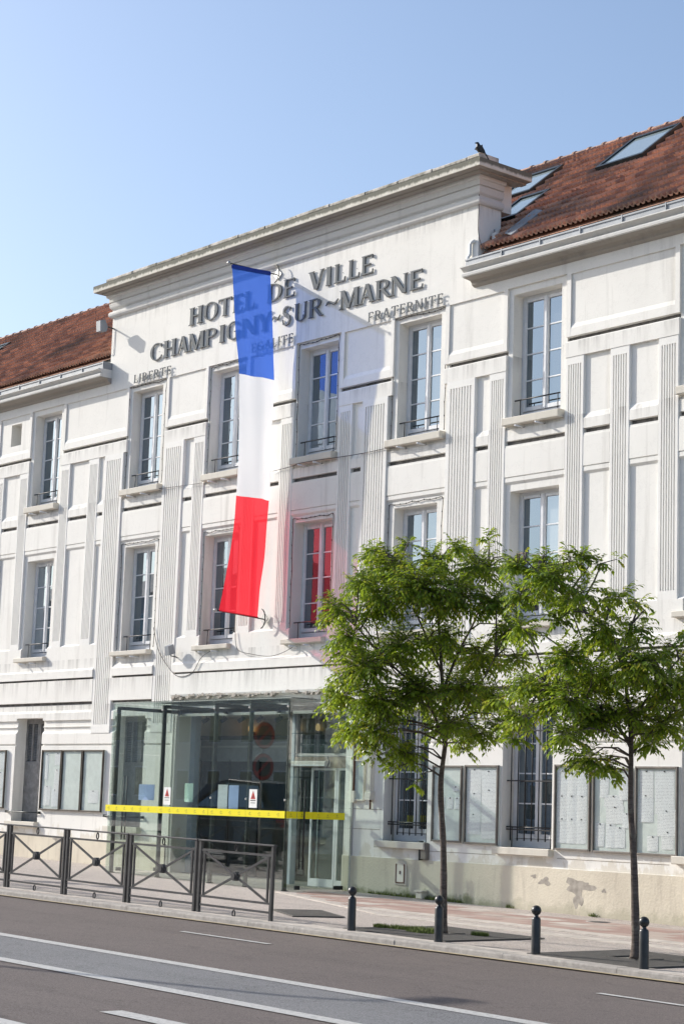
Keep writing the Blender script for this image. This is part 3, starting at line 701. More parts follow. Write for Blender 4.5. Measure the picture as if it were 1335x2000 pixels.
for a, b, y0, y1 in ((6.02, 6.42, .30, 1.15),):
    zz = lambda y: ZE+math.tan(SL)*(y-Y0)+.17
    mb.quad((a, y0, zz(y0)), (b, y0-.2, zz(y0-.2)), (b, y1-.2, zz(y1-.2)), (a, y1, zz(y1)))
    mb.quad((a, y0, zz(y0)-.14), (a, y0, zz(y0)), (a, y1, zz(y1)), (a, y1, zz(y1)-.14)); mb.quad((b, y0-.2, zz(y0-.2)), (b, y0-.2, zz(y0-.2)-.14), (b, y1-.2, zz(y1-.2)-.14), (b, y1-.2, zz(y1-.2)))
    mb.quad((a, y1, zz(y1)), (b, y1-.2, zz(y1-.2)), (b, y1-.2, zz(y1-.2)-.14), (a, y1, zz(y1)-.14))
mb.build('zinc_flashing', M['zinc'], hall)
# crumbling lower edge of the lintel band above the porch
rnd = random.Random(3); xx = -3.86
while xx < 2.2:
    L = rnd.uniform(.05, .16); h = rnd.choice((0, .012, .03, .05, .075))*rnd.uniform(.6, 1.2); d_ = rnd.uniform(.0, .03)
    if h > .01:
        pr_ = [(xx, 3.952), (xx+L*.05, 3.935-h*.6), (xx+L*.35, 3.935-h), (xx+L*.7, 3.935-h*.8), (xx+L*.96, 3.935-h*.35), (xx+L, 3.952)]
        MB().prism_y(pr_, -.085+d_, .02).build('crumbling_render', M['peel'], hall)
    xx += L
xx = -3.8                                                  # bare patches along that edge
while xx < 2.1:
    L = rnd.uniform(.08, .35)
    if rnd.random() < .75:
        h = rnd.uniform(.015, .075); k = 6; pts = [(xx, 3.938)]+[(xx+L*i/k, 3.94+h*rnd.uniform(.35, 1)) for i in range(k+1)]+[(xx+L, 3.938)]
        mb = MB(); mb.poly([(px, -.0845, pz) for px, pz in pts]); mb.build('bare_patch', M['peel'], hall, recalc=False)
    xx += L*rnd.uniform(1.0, 1.5)
# peeled plaster patches on the plinth
def patch(cx, cz, rx, rz, seed, mt='peel', y=-.0285):
    rn = random.Random(seed); k = 26; pts = []
    for i in range(k):
        q = 2*math.pi*i/k; rr = 1+.30*math.sin(3*q+seed)+.18*math.sin(5*q+2*seed)+rn.uniform(-.16, .16)
        pts.append((cx+rx*rr*math.cos(q), y, cz+rz*rr*math.sin(q)))
    return MB().poly(pts)
def add_patch(*a, **k):
    rn = random.Random(a[4]); mb = MB(); kk = 26; cx, cz, rx, rz, sd_ = a[:5]
    pts = []
    for i in range(kk):
        q = 2*math.pi*i/kk; rr = 1+.30*math.sin(3*q+sd_)+.18*math.sin(5*q+2*sd_)+rn.uniform(-.16, .16)
        pts.append((cx+rx*rr*math.cos(q), -.0285, cz+rz*rr*math.sin(q)))
    mb.v = [(p, q_-.0004*sd_, r_) for p, q_, r_ in pts]; mb.f = [tuple(range(kk))]; mb.build('peeled_patch', M['peel'], hall, recalc=False)
for a in ((8.52, .40, .30, .12, 1.3), (8.50, .21, .10, .16, 2.2), (7.72, .45, .13, .06, 4.0), (7.45, .53, .06, .03, 5.1), (9.1, .36, .05, .03, 3.3), (-8.3, .62, .2, .05, 6.3), (-8.8, 1.1, .10, .08, 7.7), (-8.3, 1.15, .12, .06, 8.1)):
    if a[1] > .7: continue
    add_patch(*a)
# plinth skins: cream band along the foot of the wall, green and dirty at the bottom
for a, b in ((-17, -3.87), (2.22, 19)): MB().prism([(-.045, .66), (-.027, .686), (.02, .686), (.02, -.9), (-.045, -.9)] if False else [(-.0272, .682), (.01, .682), (.01, -.9), (-.0272, -.9)], a, b).build('plinth', M['plinth'], hall)
# stone courses of the lower wall right of the porch: dark joints
for a, b, z in ((2.37, 3.32, 1.60), (2.37, 3.28, 1.215), (4.67, 6.45, .86), (7.98, 10.5, .86)):
    MB().box(a, b, -.004, .01, z-.006, z+.006).build('wall_joint', M['peel'], hall)
# little arched cast hatch in the plinth
mb = MB(); cx, z0, z1, hw = 3.96, .20, .56, .17
pts = [(cx-hw, z0), (cx+hw, z0), (cx+hw, z1)]+[(cx+hw*math.cos(math.pi*i/8), z1+.09*math.sin(math.pi*i/8)) for i in range(1, 8)]+[(cx-hw, z1)]
mb.prism_y(pts, -.05, .0); ht = mb.build('meter_hatch', M['sill'], hall)
mb = MB(); hw2 = .115; mb.prism_y([(cx-hw2, z0+.05), (cx+hw2, z0+.05), (cx+hw2, z1), (cx-hw2, z1)], -.055, -.04); mb.build('hatch_door', M['cream'], ht)
mb = MB()
for s in (-1, 1): mb.box(cx+s*hw2-.012, cx+s*hw2+.012, -.062, -.045, z0+.03, z1+.03)
mb.box(cx-hw2, cx+hw2, -.06, -.045, z0+.028, z0+.05); mb.box(cx-.012, cx+.012, -.066, -.05, .40, .46); mb.build('hatch_frame', M['rust'], ht)

# foyer behind the porch
FX0, FX1 = -4.25, 2.2
mb = MB(); mb.box(FX0-.1, FX0, .58, 3.5, -.1, 3.7); mb.box(FX0-.1, FX1+.1, 3.4, 3.5, -.1, 3.7); mb.box(FX1, FX1+.1, .5, 3.4, -.1, 3.7)
mb.box(FX0-.1, -3.87, .5, .58, -.1, 3.7); mb.build('foyer_wall', M['foyer'], hall)
MB().box(FX0, FX1, .1, 3.4, 3.56, 3.66).build('foyer_ceiling', M['foyer'], hall)
mb = MB(); mb.box(-3.8, FX1, -.02, .5, -.2, g(0)-.002); mb.box(FX0, FX1, .5, 3.4, -.2, g(0)-.002); mb.build('foyer_floor', M['foyerfloor'], hall)
MB().box(FX0, FX1, 1.10, 1.18, 3.03, 3.12).build('foyer_beam', M['steel'], hall); MB().box(FX0, FX1, 1.12, 1.15, 2.86, 2.90).build('foyer_rail', M['alu'], hall); MB().box(FX0, FX1, 1.11, 1.16, 2.55, 2.63).build('foyer_beam', M['foyerdark'], hall)
MB().box(FX0, FX1, 1.125, 1.14, 2.63, 3.03).build('foyer_transom', M['foyerdark'], hall)
for k in range(6):
    xx = FX0+.06+k*1.07; MB().box(xx, xx+1.03, 1.12, 1.135, .05, 2.55).build('partition_panel', M['foyerglass'] if k in (2, 3) else M['dark'], hall)
for xx in (-4.18, -3.1, -2.05, -1.02, -.93, .05): MB().box(xx-.02, xx+.02, 1.10, 1.16, 0, 2.58).build('door_mullion', M['alu'] if xx > -2 else M['steel'], hall)
for xx in (-3.95, -2.2, -1.5):
    b_ = MB().box(xx-.06, xx+.06, 2.28, 2.40, 3.20, 3.28).build('wall_lamp', M['foyer'], hall)
    MB().lathe([(.02, 3.28), (.05, 3.30), (.055, 3.38), (.03, 3.44)], xx, 2.3, 10).build('lamp_shade', M['glow'], b_)
MB().box(FX0, FX1, 2.40, 2.46, 3.0, 3.56).build('foyer_bulkhead', M['foyer'], hall)
for k in range(6):
    xx = -3.4+.66*k; mb = MB(); mb.tube([(xx, .62, 3.56), (xx, .62, 3.46)], .012, 6); mb.tube([(xx+.03, .68, 3.49), (xx-.05, .55, 3.40)], [.035, .05], 8); mb.build('spotlight', M['black'], hall)
MB().box(-3.80, -3.62, .50, .64, 0, 3.56).build('foyer_column', M['bluegrey'], hall)
def frame_door(x0, x1, y, z1, mt='frame', st=.05):
    mb = MB(); z0 = g(x0); mb.box(x0, x0+st, y-.025, y+.025, z0, z1); mb.box(x1-st, x1, y-.025, y+.025, z0, z1); mb.box(x0+st, x1-st, y-.024, y+.024, z1-st, z1); mb.box(x0+st, x1-st, y-.024, y+.024, z0, z0+.16)
    d_ = mb.build('inner_door', M[mt], hall); MB().box(x0+st, x1-st, y-.005, y+.005, z0+.16, z1-st).build('pane', M['foyerglass'], d_)
frame_door(.92, 1.72, .2, 2.40); frame_door(1.74, 2.18, .2, 2.40)
MB().box(.40, 2.19, .13, .28, 2.405, 2.62).build('door_head', M['brown'], hall)
MB().box(.28, .40, .12, .26, 0, 3.54).build('door_jamb', M['bluegrey'], hall)
mb = MB().bbox(.46, 1.58, -.02, .12, 2.42, 2.53, .015); ac = mb.build('air_curtain', M['acgrey'], hall)
MB().box(.47, 1.57, -.032, -.018, 2.43, 2.455).build('air_grille', M['frame'], ac)
MB().tube([(1.60, .02, 2.62), (1.68, .0, 2.50), (1.64, -.02, 2.40), (1.56, 0, 2.42)], .016, 6).build('power_cable', M['black'], ac)
MB().box(.40, 2.19, .16, .24, 2.63, 2.69).build('transom_bar', M['alu'], hall)
MB().box(.40, 2.19, .19, .2, 2.69, 3.55).build('transom_pane', M['foyerglass'], hall)

# ------------------------------------------------------------------ glass porch
porch = thing('glass_porch', 'frameless glass entrance porch with dark steel posts and yellow tape band', 'porch', (0, 0, 0))
PX0, PX1, PY, PZ = -3.69, 2.45, -1.682, 3.68
J = [-3.69, -1.832, -.048, 1.195, 2.435]
def gp(name, x0, x1, y0, y1, z0, z1, mt='glass', par=None): return MB().box(x0, x1, y0, y1, z0, z1).build(name, M[mt], par or porch)
for a, b in zip(J, J[1:]): gp('front_pane', a+.004, b-.004, PY-.006, PY+.006, g((a+b)/2)+.02, PZ)
gp('side_pane', PX0-.006, PX0+.006, PY+.02, -.40, 2.62, PZ); gp('side_pane', PX0-.006, PX0+.006, -.395, -.01, g(-3.7)+.02, PZ)
dl = gp('glass_door', PX0-.006, PX0+.006, PY+.02, -.405, g(-3.7)+.02, 2.61)
gp('side_pane', PX1-.006, PX1+.006, PY+.02, -.03, 2.62, PZ); gp('side_pane', PX1-.006, PX1+.006, PY+.02, -1.415, g(2.4)+.02, 2.61); gp('side_pane', PX1-.006, PX1+.006, -.18, -.03, g(2.4)+.02, 2.61)
dr = gp('glass_door', PX1-.006, PX1+.006, -1.408, -.187, g(2.4)+.03, 2.605)
for d_, xx, yy, z0, z1 in ((dl, PX0, -1.27, .77, 2.14), (dr, PX1, -1.27, .41, 2.12)):
    for s in (-1, 1):
        mb = MB(); mb.tube([(xx+s*.06, yy, z0), (xx+s*.06, yy, z1)], .016, 8)
        for zz in (z0+.15, z1-.15): mb.tube([(xx, yy, zz), (xx+s*.06, yy, zz)], .009, 6)
        mb.build('door_handle', M['black'], d_)
    for y0, y1 in ((-1.40, -1.29), (-.42, -.20)): MB().box(xx-.02, xx+.02, y0, y1, g(xx)+.025, g(xx)+.10).build('patch_fitting', M['black'], d_)
for a, b in zip(J, J[1:]): gp('roof_pane', a+.004, b-.004, PY-.05, -.02, PZ+.012, PZ+.024, 'glassroof')
for i, xx in enumerate((-3.55, -1.82, .01, 1.18, 2.405)):
    mb = MB(); mb.box(xx-.022, xx+.022, PY+.02, PY+.10, g(xx)+.0, PZ-.06); mb.box(xx-.04, xx+.04, PY+.015, PY+.13, g(xx), g(xx)+.012)
    ps = mb.build('post', M['steel'], porch)
    for zz in (1.72, 3.52): MB().tube([(xx, PY-.012, zz), (xx, PY+.02, zz)], .022, 8).build('glass_clamp', M['alu'], ps)
    MB().box(xx-.02, xx+.02, PY+.10, -.03, PZ-.13, PZ-.055).build('roof_beam', M['steel'], porch)
    MB().box(xx-.04, xx+.04, -.035, .0, PZ-.16, PZ-.03).build('wall_bracket', M['black'], porch)
gp('edge_trim', PX0, PX1, PY+.02, PY+.06, PZ-.004, PZ+.010, 'alu'); 
gp('wall_channel', PX1-.03, PX1+.03, -.028, .0, g(2.4), PZ, 'alu'); gp('wall_channel', PX0-.03, PX0+.03, -.008, .0, g(-3.7), PZ, 'alu')
gp('lintel_trim', -3.8, 2.2, .02, .09, 3.50, 3.56, 'alu')
# yellow warning tape, one strip per pane
def strip(x0, x1):
    tp = gp('warning_tape', x0, x1, PY-.0095, PY-.0065, 1.372, 1.508, 'tape'); mk = MB(); xx = x0+.14
    while xx < x1-.1:
        mk.box(xx-.012, xx+.012, PY-.0115, PY-.010, 1.44, 1.468); mk.box(xx-.035, xx+.035, PY-.0115, PY-.010, 1.41, 1.42); mk.box(xx-.05, xx-.03, PY-.0115, PY-.010, 1.435, 1.45); xx += .30
    mk.build('tape_print', M['mark'], tp)
strip(-3.79, J[1]-.006); strip(J[1]+.004, J[2]-.006); strip(J[2]+.004, J[3]-.005); strip(J[3]+.004, J[4]-.003)
for y0, y1 in ((PY+.0, -1.412), (-1.404, -1.0), (-1.0, -.2)):
    tp = gp('warning_tape', PX1+.0065, PX1+.0095, y0+.002, y1-.002, 1.372, 1.508, 'tape'); mk = MB(); yy = y0+.12
    while yy < y1-.05: mk.box(PX1+.010, PX1+.0115, yy-.012, yy+.012, 1.44, 1.468); mk.box(PX1+.010, PX1+.0115, yy-.035, yy+.035, 1.41, 1.42); yy += .24
    mk.build('tape_print', M['mark'], tp)
# papers taped to the panes (behind the glass)
def sheetpaper(name, x0, x1, z0, z1, y, mt, label, cat, curl=.012, group=None):
    mb = MB(); n = 6
    for i in range(n+1):
        xx = x0+(x1-x0)*i/n
        for zz in (z0, (z0+z1)/2, z1): mb.v.append((xx-(x0+x1)/2, -curl*math.sin(math.pi*i/n)*(1 if zz == z0 else .5), zz-z0))
    for i in range(n):
        for j in range(2): mb.f.append((i*3+j, i*3+3+j, i*3+4+j, i*3+1+j))
    o = mb.build(name, M[mt], None, ((x0+x1)/2, y, z0), recalc=False)
    so_ = o.modifiers.new('thick', 'SOLIDIFY'); so_.thickness = .001
    return tag(o, label, cat, group)
sheetpaper('paper_notice', -2.60, -2.02, 1.63, 1.96, PY+.03, 'bluepaper', 'wide pale blue paper taped inside leftmost glass pane of porch', 'notice', .03)
sheetpaper('paper_notice', -.94, -.64, 1.62, 2.00, PY+.03, 'greenpaper', 'narrow pale green paper on the glass between two posts', 'notice', .03)
sheetpaper('paper_notice', .21, .53, 1.512, 1.99, PY+.03, 'paper', 'tall white notice above yellow tape, left of a blue one', 'notice', .005)
sheetpaper('paper_notice', .57, .89, 1.515, 1.98, PY+.03, 'bluepaper', 'tall blue notice above yellow tape, right of a white one', 'notice', .005)
for x0, lab in ((-1.62, 'white warning card with red triangle beside the second post from the left'), (1.30, 'white warning card with red triangle near the corner post')):
    xw = .25; t_ = thing('warning_sign', lab, 'sign', (x0, PY-.012, 1.55))
    MB().box(0, xw, -.002, 0, 0, .36).build('sign_plate', M['white'], t_)
    MB().prism_y([(.05, .17), (.20, .17), (.125, .33)], -.004, -.0022).build('triangle', M['redpaint'], t_)
    mb = MB(); mb.box(.115, .135, -.0055, -.0042, .19, .24); mb.box(.04, .21, -.004, -.0022, .135, .15); mb.box(.05, .20, -.004, -.0022, .09, .10); mb.build('sign_print', M['ink'], t_)

# ------------------------------------------------------------------ banner flag
flag = thing('tricolour_flag', 'tall blue white and red vertical banner hung out from facade', 'flag', (-.63, 0, 13.1))
KF = [(13.065, -1.262, 13.13, -.22), (11.703, -1.10, 11.80, -.10), (10.71, -.965, 10.74, -.005), (9.386, -.90, 9.45, .0), (8.08, -.885, 8.085, .005), (6.84, -.985, 6.93, -.055), (6.0, -1.13, 6.1, -.15), (5.58, -1.212, 5.53, -.185)]
NV, NU = 96, 14
def cat(p, q, r_, s, t): return .5*((2*q)+(-p+r_)*t+(2*p-5*q+4*r_-s)*t*t+(-p+3*q-3*r_+s)*t**3)
def kf(u):
    i = min(int(u), len(KF)-2); t_ = u-i; a = KF[max(i-1, 0)]; b = KF[i]; c = KF[i+1]; d = KF[min(i+2, len(KF)-1)]
    return [cat(a[k], b[k], c[k], d[k], t_) for k in range(4)]
def flagpt(u, s):
    zo, yo, zi, yi = kf(u); tt = u/(len(KF)-1)
    bil = math.sin(math.pi*tt)
    dl_ = .175*math.sin(math.pi*min(1, max(0, (13.1-(zo+(zi-zo)*s))/7.55)))**.8
    y = yo+(yi-yo)*s; z = zo+(zi-zo)*s; z -= (z-1.62)/23.6*dl_; y -= dl_
    x = 1.35*dl_+.05*bil*math.sin(math.pi*s)+.020*math.sin(8*s+4*tt)*bil+.012*math.sin(15*s-5*tt)*min(1, 4*tt*(1-tt))+.012*math.sin(31*tt+4*s)*bil+.014*math.sin(6*tt+9*s)*math.sin(3.14*tt)+.016*math.exp(-((s-.55-.2*tt)/.07)**2)*bil
    return (x, min(y, -.03) if y > -.03 else y, z-13.1)
def flagpart(name, u0, u1, mt, nv):
    mb = MB()
    for i in range(nv+1):
        for j in range(NU+1): mb.v.append(flagpt(u0+(u1-u0)*i/nv, j/NU))
    for i in range(nv):
        for j in range(NU): a = i*(NU+1)+j; mb.f.append((a, a+1, a+NU+2, a+NU+1))
    mb.smooth = set(range(len(mb.f)))
    return mb.build(name, M[mt], flag, recalc=False)
flagpart('blue_cloth', 0.09, 2, 'flagblue', 30); flagpart('white_cloth', 2, 4, 'flagwhite', 30); flagpart('red_cloth', 4, 6.93, 'flagred', 40)
def hem(u0, u1, mt):
    mb = MB()
    for s_ in (-1, 1):
        for uu in (u0, u1):
            for j in range(NU+1): p = flagpt(uu, j/NU); mb.v.append((p[0]+s_*.022, p[1], p[2]))
    k = NU+1
    for s_ in (0, 2*k):
        for j in range(NU): mb.f.append((s_+j, s_+j+1, s_+k+j+1, s_+k+j))
    mb.build('hem', M[mt], flag, recalc=False)
hem(0, .10, 'flaghemblue'); hem(6.92, 7, 'flaghemred')
for z, y1, zz in ((13.10, -1.33, 13.085), (5.52, -1.285, 5.597)):
    p = MB().tube([(0, .0, z-13.1), (0, y1, zz-13.1)], .014, 8).build('pole', M['steel'], flag)
    MB().lathe([(.005, -.04), (.03, -.03), (.042, 0), (.03, .03), (.005, .04)], 0, 0, 10).build('pole_knob', M['alu'], p, (0, y1-.02, zz-13.1))
    br = MB(); br.prism_y([(0, -.13), (.13, 0), (0, .13), (-.13, 0)], -.03, -.004); br.build('wall_plate', M['alu'], flag, (0.02, 0, z-13.1))
    ringp = [(.02+.16*math.cos(q), -.12, z-13.1+.21*math.sin(q)) for q in [R(-80+20*i) for i in range(9)]]
    MB().tube(ringp, .013, 6).build('bracket_arc', M['steel'], flag)

# ------------------------------------------------------------------ raised lettering
def glyph(ch):
    """polygons (x in 0..1 of the width, z in 0..1), thick and thin strokes with small serifs"""
    P = []
    T, S, F, SH = .20, .075, .10, .055
    def rect(x0, x1, z0, z1): P.append([(x0, z0), (x1, z0), (x1, z1), (x0, z1)])
    def ser(x, z, top, wdt=T, side=0):
        a = x-wdt/2-(F if side <= 0 else 0); b = x+wdt/2+(F if side >= 0 else 0)
        P.append([(a, z), (b, z), (x+wdt*.55, z+(-SH if top else SH)), (x-wdt*.55, z+(-SH if top else SH))])
    def stem(x, wdt=T, z0=0, z1=1, s0=True, s1=True):
        P.append([(x-wdt/2, z0), (x+wdt/2, z0), (x+wdt/2*.94, (z0+z1)/2), (x+wdt/2, z1), (x-wdt/2, z1), (x-wdt/2*.94, (z0+z1)/2)])
        if s0: ser(x, z0, False, wdt)
        if s1: ser(x, z1, True, wdt)
    def diag(x0, z0, x1, z1, wdt): P.append([(x0-wdt/2, z0), (x0+wdt/2, z0), (x1+wdt/2, z1), (x1-wdt/2, z1)])
    def arc(cx, cz, rx, rz, a0, a1, tk=T, tn=S, n=20):
        o, i_ = [], []
        for k in range(n+1):
            q = R(a0+(a1-a0)*k/n); c, s = math.cos(q), math.sin(q)
            tx = tn+(tk-tn)*c*c
            o.append((cx+rx*c, cz+rz*s)); i_.append((cx+(rx-tx)*c, cz+(rz-tn*.9)*s))
        for k in range(n): P.append([o[k], o[k+1], i_[k+1], i_[k]])
    if ch == 'H': stem(.22); stem(.78); rect(.3, .7, .47, .47+S)
    elif ch == 'O': arc(.5, .5, .49, .53, 0, 360, n=36)
    elif ch == 'T': stem(.5, s1=False); rect(.02, .98, .93, 1.0); P.append([(.02, 1), (.10, 1), (.06, .80), (.02, .80)]); P.append([(.90, 1), (.98, 1), (.98, .80), (.94, .80)])
    elif ch in 'EF':
        stem(.25); rect(.3, .92, .93, 1); rect(.3, .78, .48, .48+S)
        P.append([(.86, 1), (.92, 1), (.92, .80), (.88, .80)])
        if ch == 'E': rect(.3, .94, 0, .07); P.append([(.88, 0), (.95, 0), (.98, .22), (.93, .22)])
    elif ch == 'L': stem(.28); rect(.3, .92, 0, .07); P.append([(.86, 0), (.94, 0), (.98, .24), (.93, .24)])
    elif ch == 'D': stem(.2); arc(.36, .5, .60, .5, -90, 90); rect(.2, .37, .93, 1); rect(.2, .37, 0, .07)
    elif ch == 'V': diag(.5, 0, .16, 1, .24); diag(.54, 0, .86, 1, .10); ser(.16, 1, True, .22); ser(.86, 1, True, .10)
    elif ch == 'I': stem(.5, .46)
    elif ch == 'C': arc(.56, .5, .54, .53, 50, 310, n=28); P.append([(.86, .95), (.94, .95), (.94, .72), (.90, .72)]); P.append([(.86, .05), (.94, .08), (.98, .26), (.93, .24)])
    elif ch == 'G': arc(.54, .5, .52, .53, 50, 300, n=28); P.append([(.80, .95), (.88, .95), (.88, .72), (.84, .72)]); rect(.72, .92, .05, .44); rect(.60, 1.0, .40, .455)
    elif ch == 'A': diag(.12, 0, .46, 1, .085); diag(.84, 0, .50, 1, .22); rect(.26, .68, .30, .30+S); ser(.12, 0, False, .08); ser(.84, 0, False, .20)
    elif ch == 'M': stem(.12, .075); diag(.16, 1, .48, 0, .18); diag(.48, 0, .80, 1, .08); stem(.86, .17)
    elif ch == 'P': stem(.22); arc(.44, .74, .50, .27, -90, 90, n=14); rect(.22, .45, .935, 1); rect(.22, .45, .47, .535)
    elif ch == 'R': stem(.20); arc(.42, .74, .44, .27, -90, 90, n=14); rect(.2, .43, .935, 1); rect(.2, .43, .47, .535); diag(.88, 0, .46, .5, .20); ser(.90, 0, False, .16, 1)
    elif ch == 'B': stem(.2); arc(.42, .75, .42, .25, -90, 90, n=12); arc(.42, .26, .50, .26, -90, 90, n=12); rect(.2, .43, .935, 1); rect(.2, .43, .48, .54); rect(.2, .43, 0, .065)
    elif ch == 'N': stem(.14, .08); diag(.82, 0, .18, 1, .22); stem(.86, .08, s0=False)
    elif ch == 'Y': stem(.5, .2, 0, .45, s1=False); diag(.5, .42, .14, 1, .2); diag(.5, .42, .86, 1, .09); ser(.14, 1, True, .18); ser(.86, 1, True, .1)
    elif ch == 'U': stem(.2, .19, .28, 1, s0=False); stem(.84, .08, .28, 1, s0=False); arc(.49, .30, .385, .32, 180, 360, .19, .07, 16)
    elif ch in 'S~':
        if ch == 'S':
            sp = [(.90, .78), (.84, .93), (.62, 1.0), (.36, .98), (.16, .86), (.14, .70), (.30, .58), (.55, .49), (.78, .38), (.86, .24), (.74, .08), (.48, .0), (.22, .03), (.10, .16), (.06, .30)]; wd = [.05, .06, .08, .12, .16, .19, .22, .24, .23, .20, .16, .10, .07, .06, .05]
        else:
            sp = [(.02, .44), (.14, .56), (.30, .60), (.46, .53), (.62, .46), (.80, .50), (.98, .66)]; wd = [.03, .09, .13, .14, .13, .09, .02]
        for k in range(len(sp)-1):
            (x0, z0), (x1, z1) = sp[k], sp[k+1]; dx, dz = x1-x0, z1-z0; l = math.hypot(dx, dz)
            def nrm(i):
                a = sp[max(i-1, 0)]; b = sp[min(i+1, len(sp)-1)]; ux, uz = b[0]-a[0], b[1]-a[1]; q = math.hypot(ux, uz); return -uz/q, ux/q
            n0, n1 = nrm(k), nrm(k+1); w0, w1 = wd[k]/2, wd[k+1]/2
            P.append([(x0+n0[0]*w0, z0+n0[1]*w0), (x1+n1[0]*w1, z1+n1[1]*w1), (x1-n1[0]*w1, z1-n1[1]*w1), (x0-n0[0]*w0, z0-n0[1]*w0)])
        if ch == 'S': P.append([(.86, .96), (.93, .96), (.93, .72), (.89, .72)]); P.append([(.06, .04), (.13, .04), (.11, .28), (.07, .28)])
    return P
def lettering(label, letters, z0, h, y, dep):
    x00 = letters[0][1]
    t_ = thing('wall_lettering', label, 'lettering', (x00, 0, z0))
    for ch, a, b in letters:
        mb = MB()
        for k, pg in enumerate(glyph(ch)):
            e = .0005*(k % 7)
            mb.prism_y([((px)*(b-a), pz*h) for px, pz in pg], y-dep-e, y+e)
        for px in (.3, .7): mb.box(px*(b-a)-.006, px*(b-a)+.006, y, .0, h*.48, h*.5)
        mb.build('letter', M['letter'], t_, (a-x00, 0, 0))
lettering('large grey serif letters HOTEL DE VILLE, top row on pediment', [('H', -3.91, -3.32), ('O', -3.31, -2.77), ('T', -2.76, -2.25), ('E', -2.22, -1.83), ('L', -1.80, -1.40), ('D', -.98, -.42), ('E', -.40, .02), ('V', .48, 1.0), ('I', 1.02, 1.28), ('L', 1.30, 1.71), ('L', 1.75, 2.16), ('E', 2.18, 2.59)], 12.515, .405, -.014, .024)
lettering('large grey serif letters CHAMPIGNY~SUR~MARNE below the top row', [('C', -5.41, -4.92), ('H', -4.89, -4.33), ('A', -4.32, -3.87), ('M', -3.87, -3.24), ('P', -3.22, -2.76), ('I', -2.72, -2.42), ('G', -2.41, -1.91), ('N', -1.87, -1.28), ('Y', -1.27, -.77), ('~', -.76, -.46), ('S', -.38, -.09), ('U', .02, .47), ('R', .51, .98), ('~', 1.08, 1.50), ('M', 1.53, 2.16), ('A', 2.17, 2.64), ('R', 2.66, 3.15), ('N', 3.12, 3.66), ('E', 3.69, 4.12)], 11.905, .40, -.014, .024)
def small(word, x0, x1, label):
    wts = [{'I': .5, 'E': .85, 'L': .85, 'F': .85, 'N': 1.15, 'G': 1.1, 'A': 1.1}.get(c, 1) for c in word]; u = (x1-x0)/sum(wts); ls = []; x = x0
    for c, w_ in zip(word, wts): ls.append((c, x+u*w_*.07, x+u*w_*.90)); x += u*w_
    lettering(label, ls, 11.47, .20, -.040, .014)
small('LIBERTE', -6.05, -4.47, 'small metal letters LIBERTE over the left window')
small('EGALITE', -1.44, .06, 'small metal letters EGALITE partly behind the flag')
small('FRATERNITE', 2.47, 4.75, 'small metal letters FRATERNITE over the right window')

# ------------------------------------------------------------------ things fixed on the facade
def cable(pts, r, label, cat_='cable'):
    P_ = [Vector(p) for p in pts]; out_ = []
    for i in range(len(P_)-1):
        a, b, c, d = P_[max(i-1, 0)], P_[i], P_[i+1], P_[min(i+2, len(P_)-1)]
        for k in range(8): t_ = k/8; out_.append(Vector([cat(a[q], b[q], c[q], d[q], t_) for q in range(3)]))
    out_.append(P_[-1])
    return tag(MB().tube(out_, r*.75, 5).build('wall_cable', M['greycable']), label, cat_)
cable([(-4.70, -.04, 5.55), (-4.45, -.05, 5.02), (-4.03, -.05, 4.62), (-3.57, -.09, 4.39), (-3.06, -.08, 4.45), (-2.73, -.08, 4.78), (-2.36, -.06, 4.93)], .010, 'black cable sagging below floodlight to a window sill', 'cable')
cable([(-1.60, -.03, 5.30), (-1.46, -.05, 4.91), (-.87, -.06, 4.775), (-.28, -.08, 4.715), (.17, -.08, 4.78), (.50, -.06, 4.90)], .010, 'black cable hanging in a shallow loop under the flag', 'cable')
cable([(-.50, -.03, 8.71), (.19, -.05, 8.735), (.5, -.13, 8.745), (1.08, -.13, 8.745), (1.64, -.05, 8.75), (2.43, -.04, 8.74), (3.08, -.04, 8.755), (3.45, -.06, 8.73)], .011, 'thin dark cable running level between two upper sills', 'cable')
cable([(-4.78, -.05, 8.78), (-3.85, -.04, 8.75), (-3.05, -.05, 8.73)], .009, 'thin dark cable across fluted pilasters left of flag', 'cable')
def festoon(b0, b1, ztop, zbot, label):
    rn = random.Random(int(b0*100)+int(ztop)); p = []
    xa, xb = b0+.075, b1-.09
    zs = [zbot+(ztop-zbot)*i/9 for i in range(10)]
    for z in zs: p.append((xa+rn.uniform(-.012, .012), .03, z))
    for i in range(1, 9): p.append((xa+(xb-xa)*i/9, .028, ztop+rn.uniform(-.018, .02)))
    for z in reversed(zs): p.append((xb+rn.uniform(-.012, .012), .03, z))
    t_ = thing('light_string', label, 'light string'); o = cable(p, .011, '', ''); o.parent = t_; o.name = 'string_cable'
    for k in ('label', 'category'): del o[k]
    mb = MB()
    for q in p[::1]: mb.tube([(q[0], q[1]-.006, q[2]+.012), (q[0]+.004, q[1]-.010, q[2]-.014)], .010, 5)
    mb.build('bulbs', M['black'], t_)
nm = ['first', 'second', 'third', 'fourth']
for i, (a, b) in enumerate(((-6.35, -4.675), (-3.06, -1.60), (.12, 1.60), (3.157, 4.865))):
    festoon(a, b, 11.385, 8.95, 'dark light string framing the upper central window, %s from left' % nm[i])
    festoon(a, b, 7.60, 5.12, 'dark light string framing the lower central window, %s from left' % nm[i])
fl = thing('floodlight', 'small floodlight on a bracket beside wide pilaster below first floor', 'floodlight', (-3.78, 0, 4.95))
MB().prism([(-.30, .10), (-.16, .16), (-.10, -.04), (-.26, -.10)], -.075, .075).build('lamp_head', M['zinc'], fl); MB().tube([(0, .0, -.12), (0, -.16, -.10), (0, -.2, .02)], .014, 6).build('bracket', M['steel'], fl)
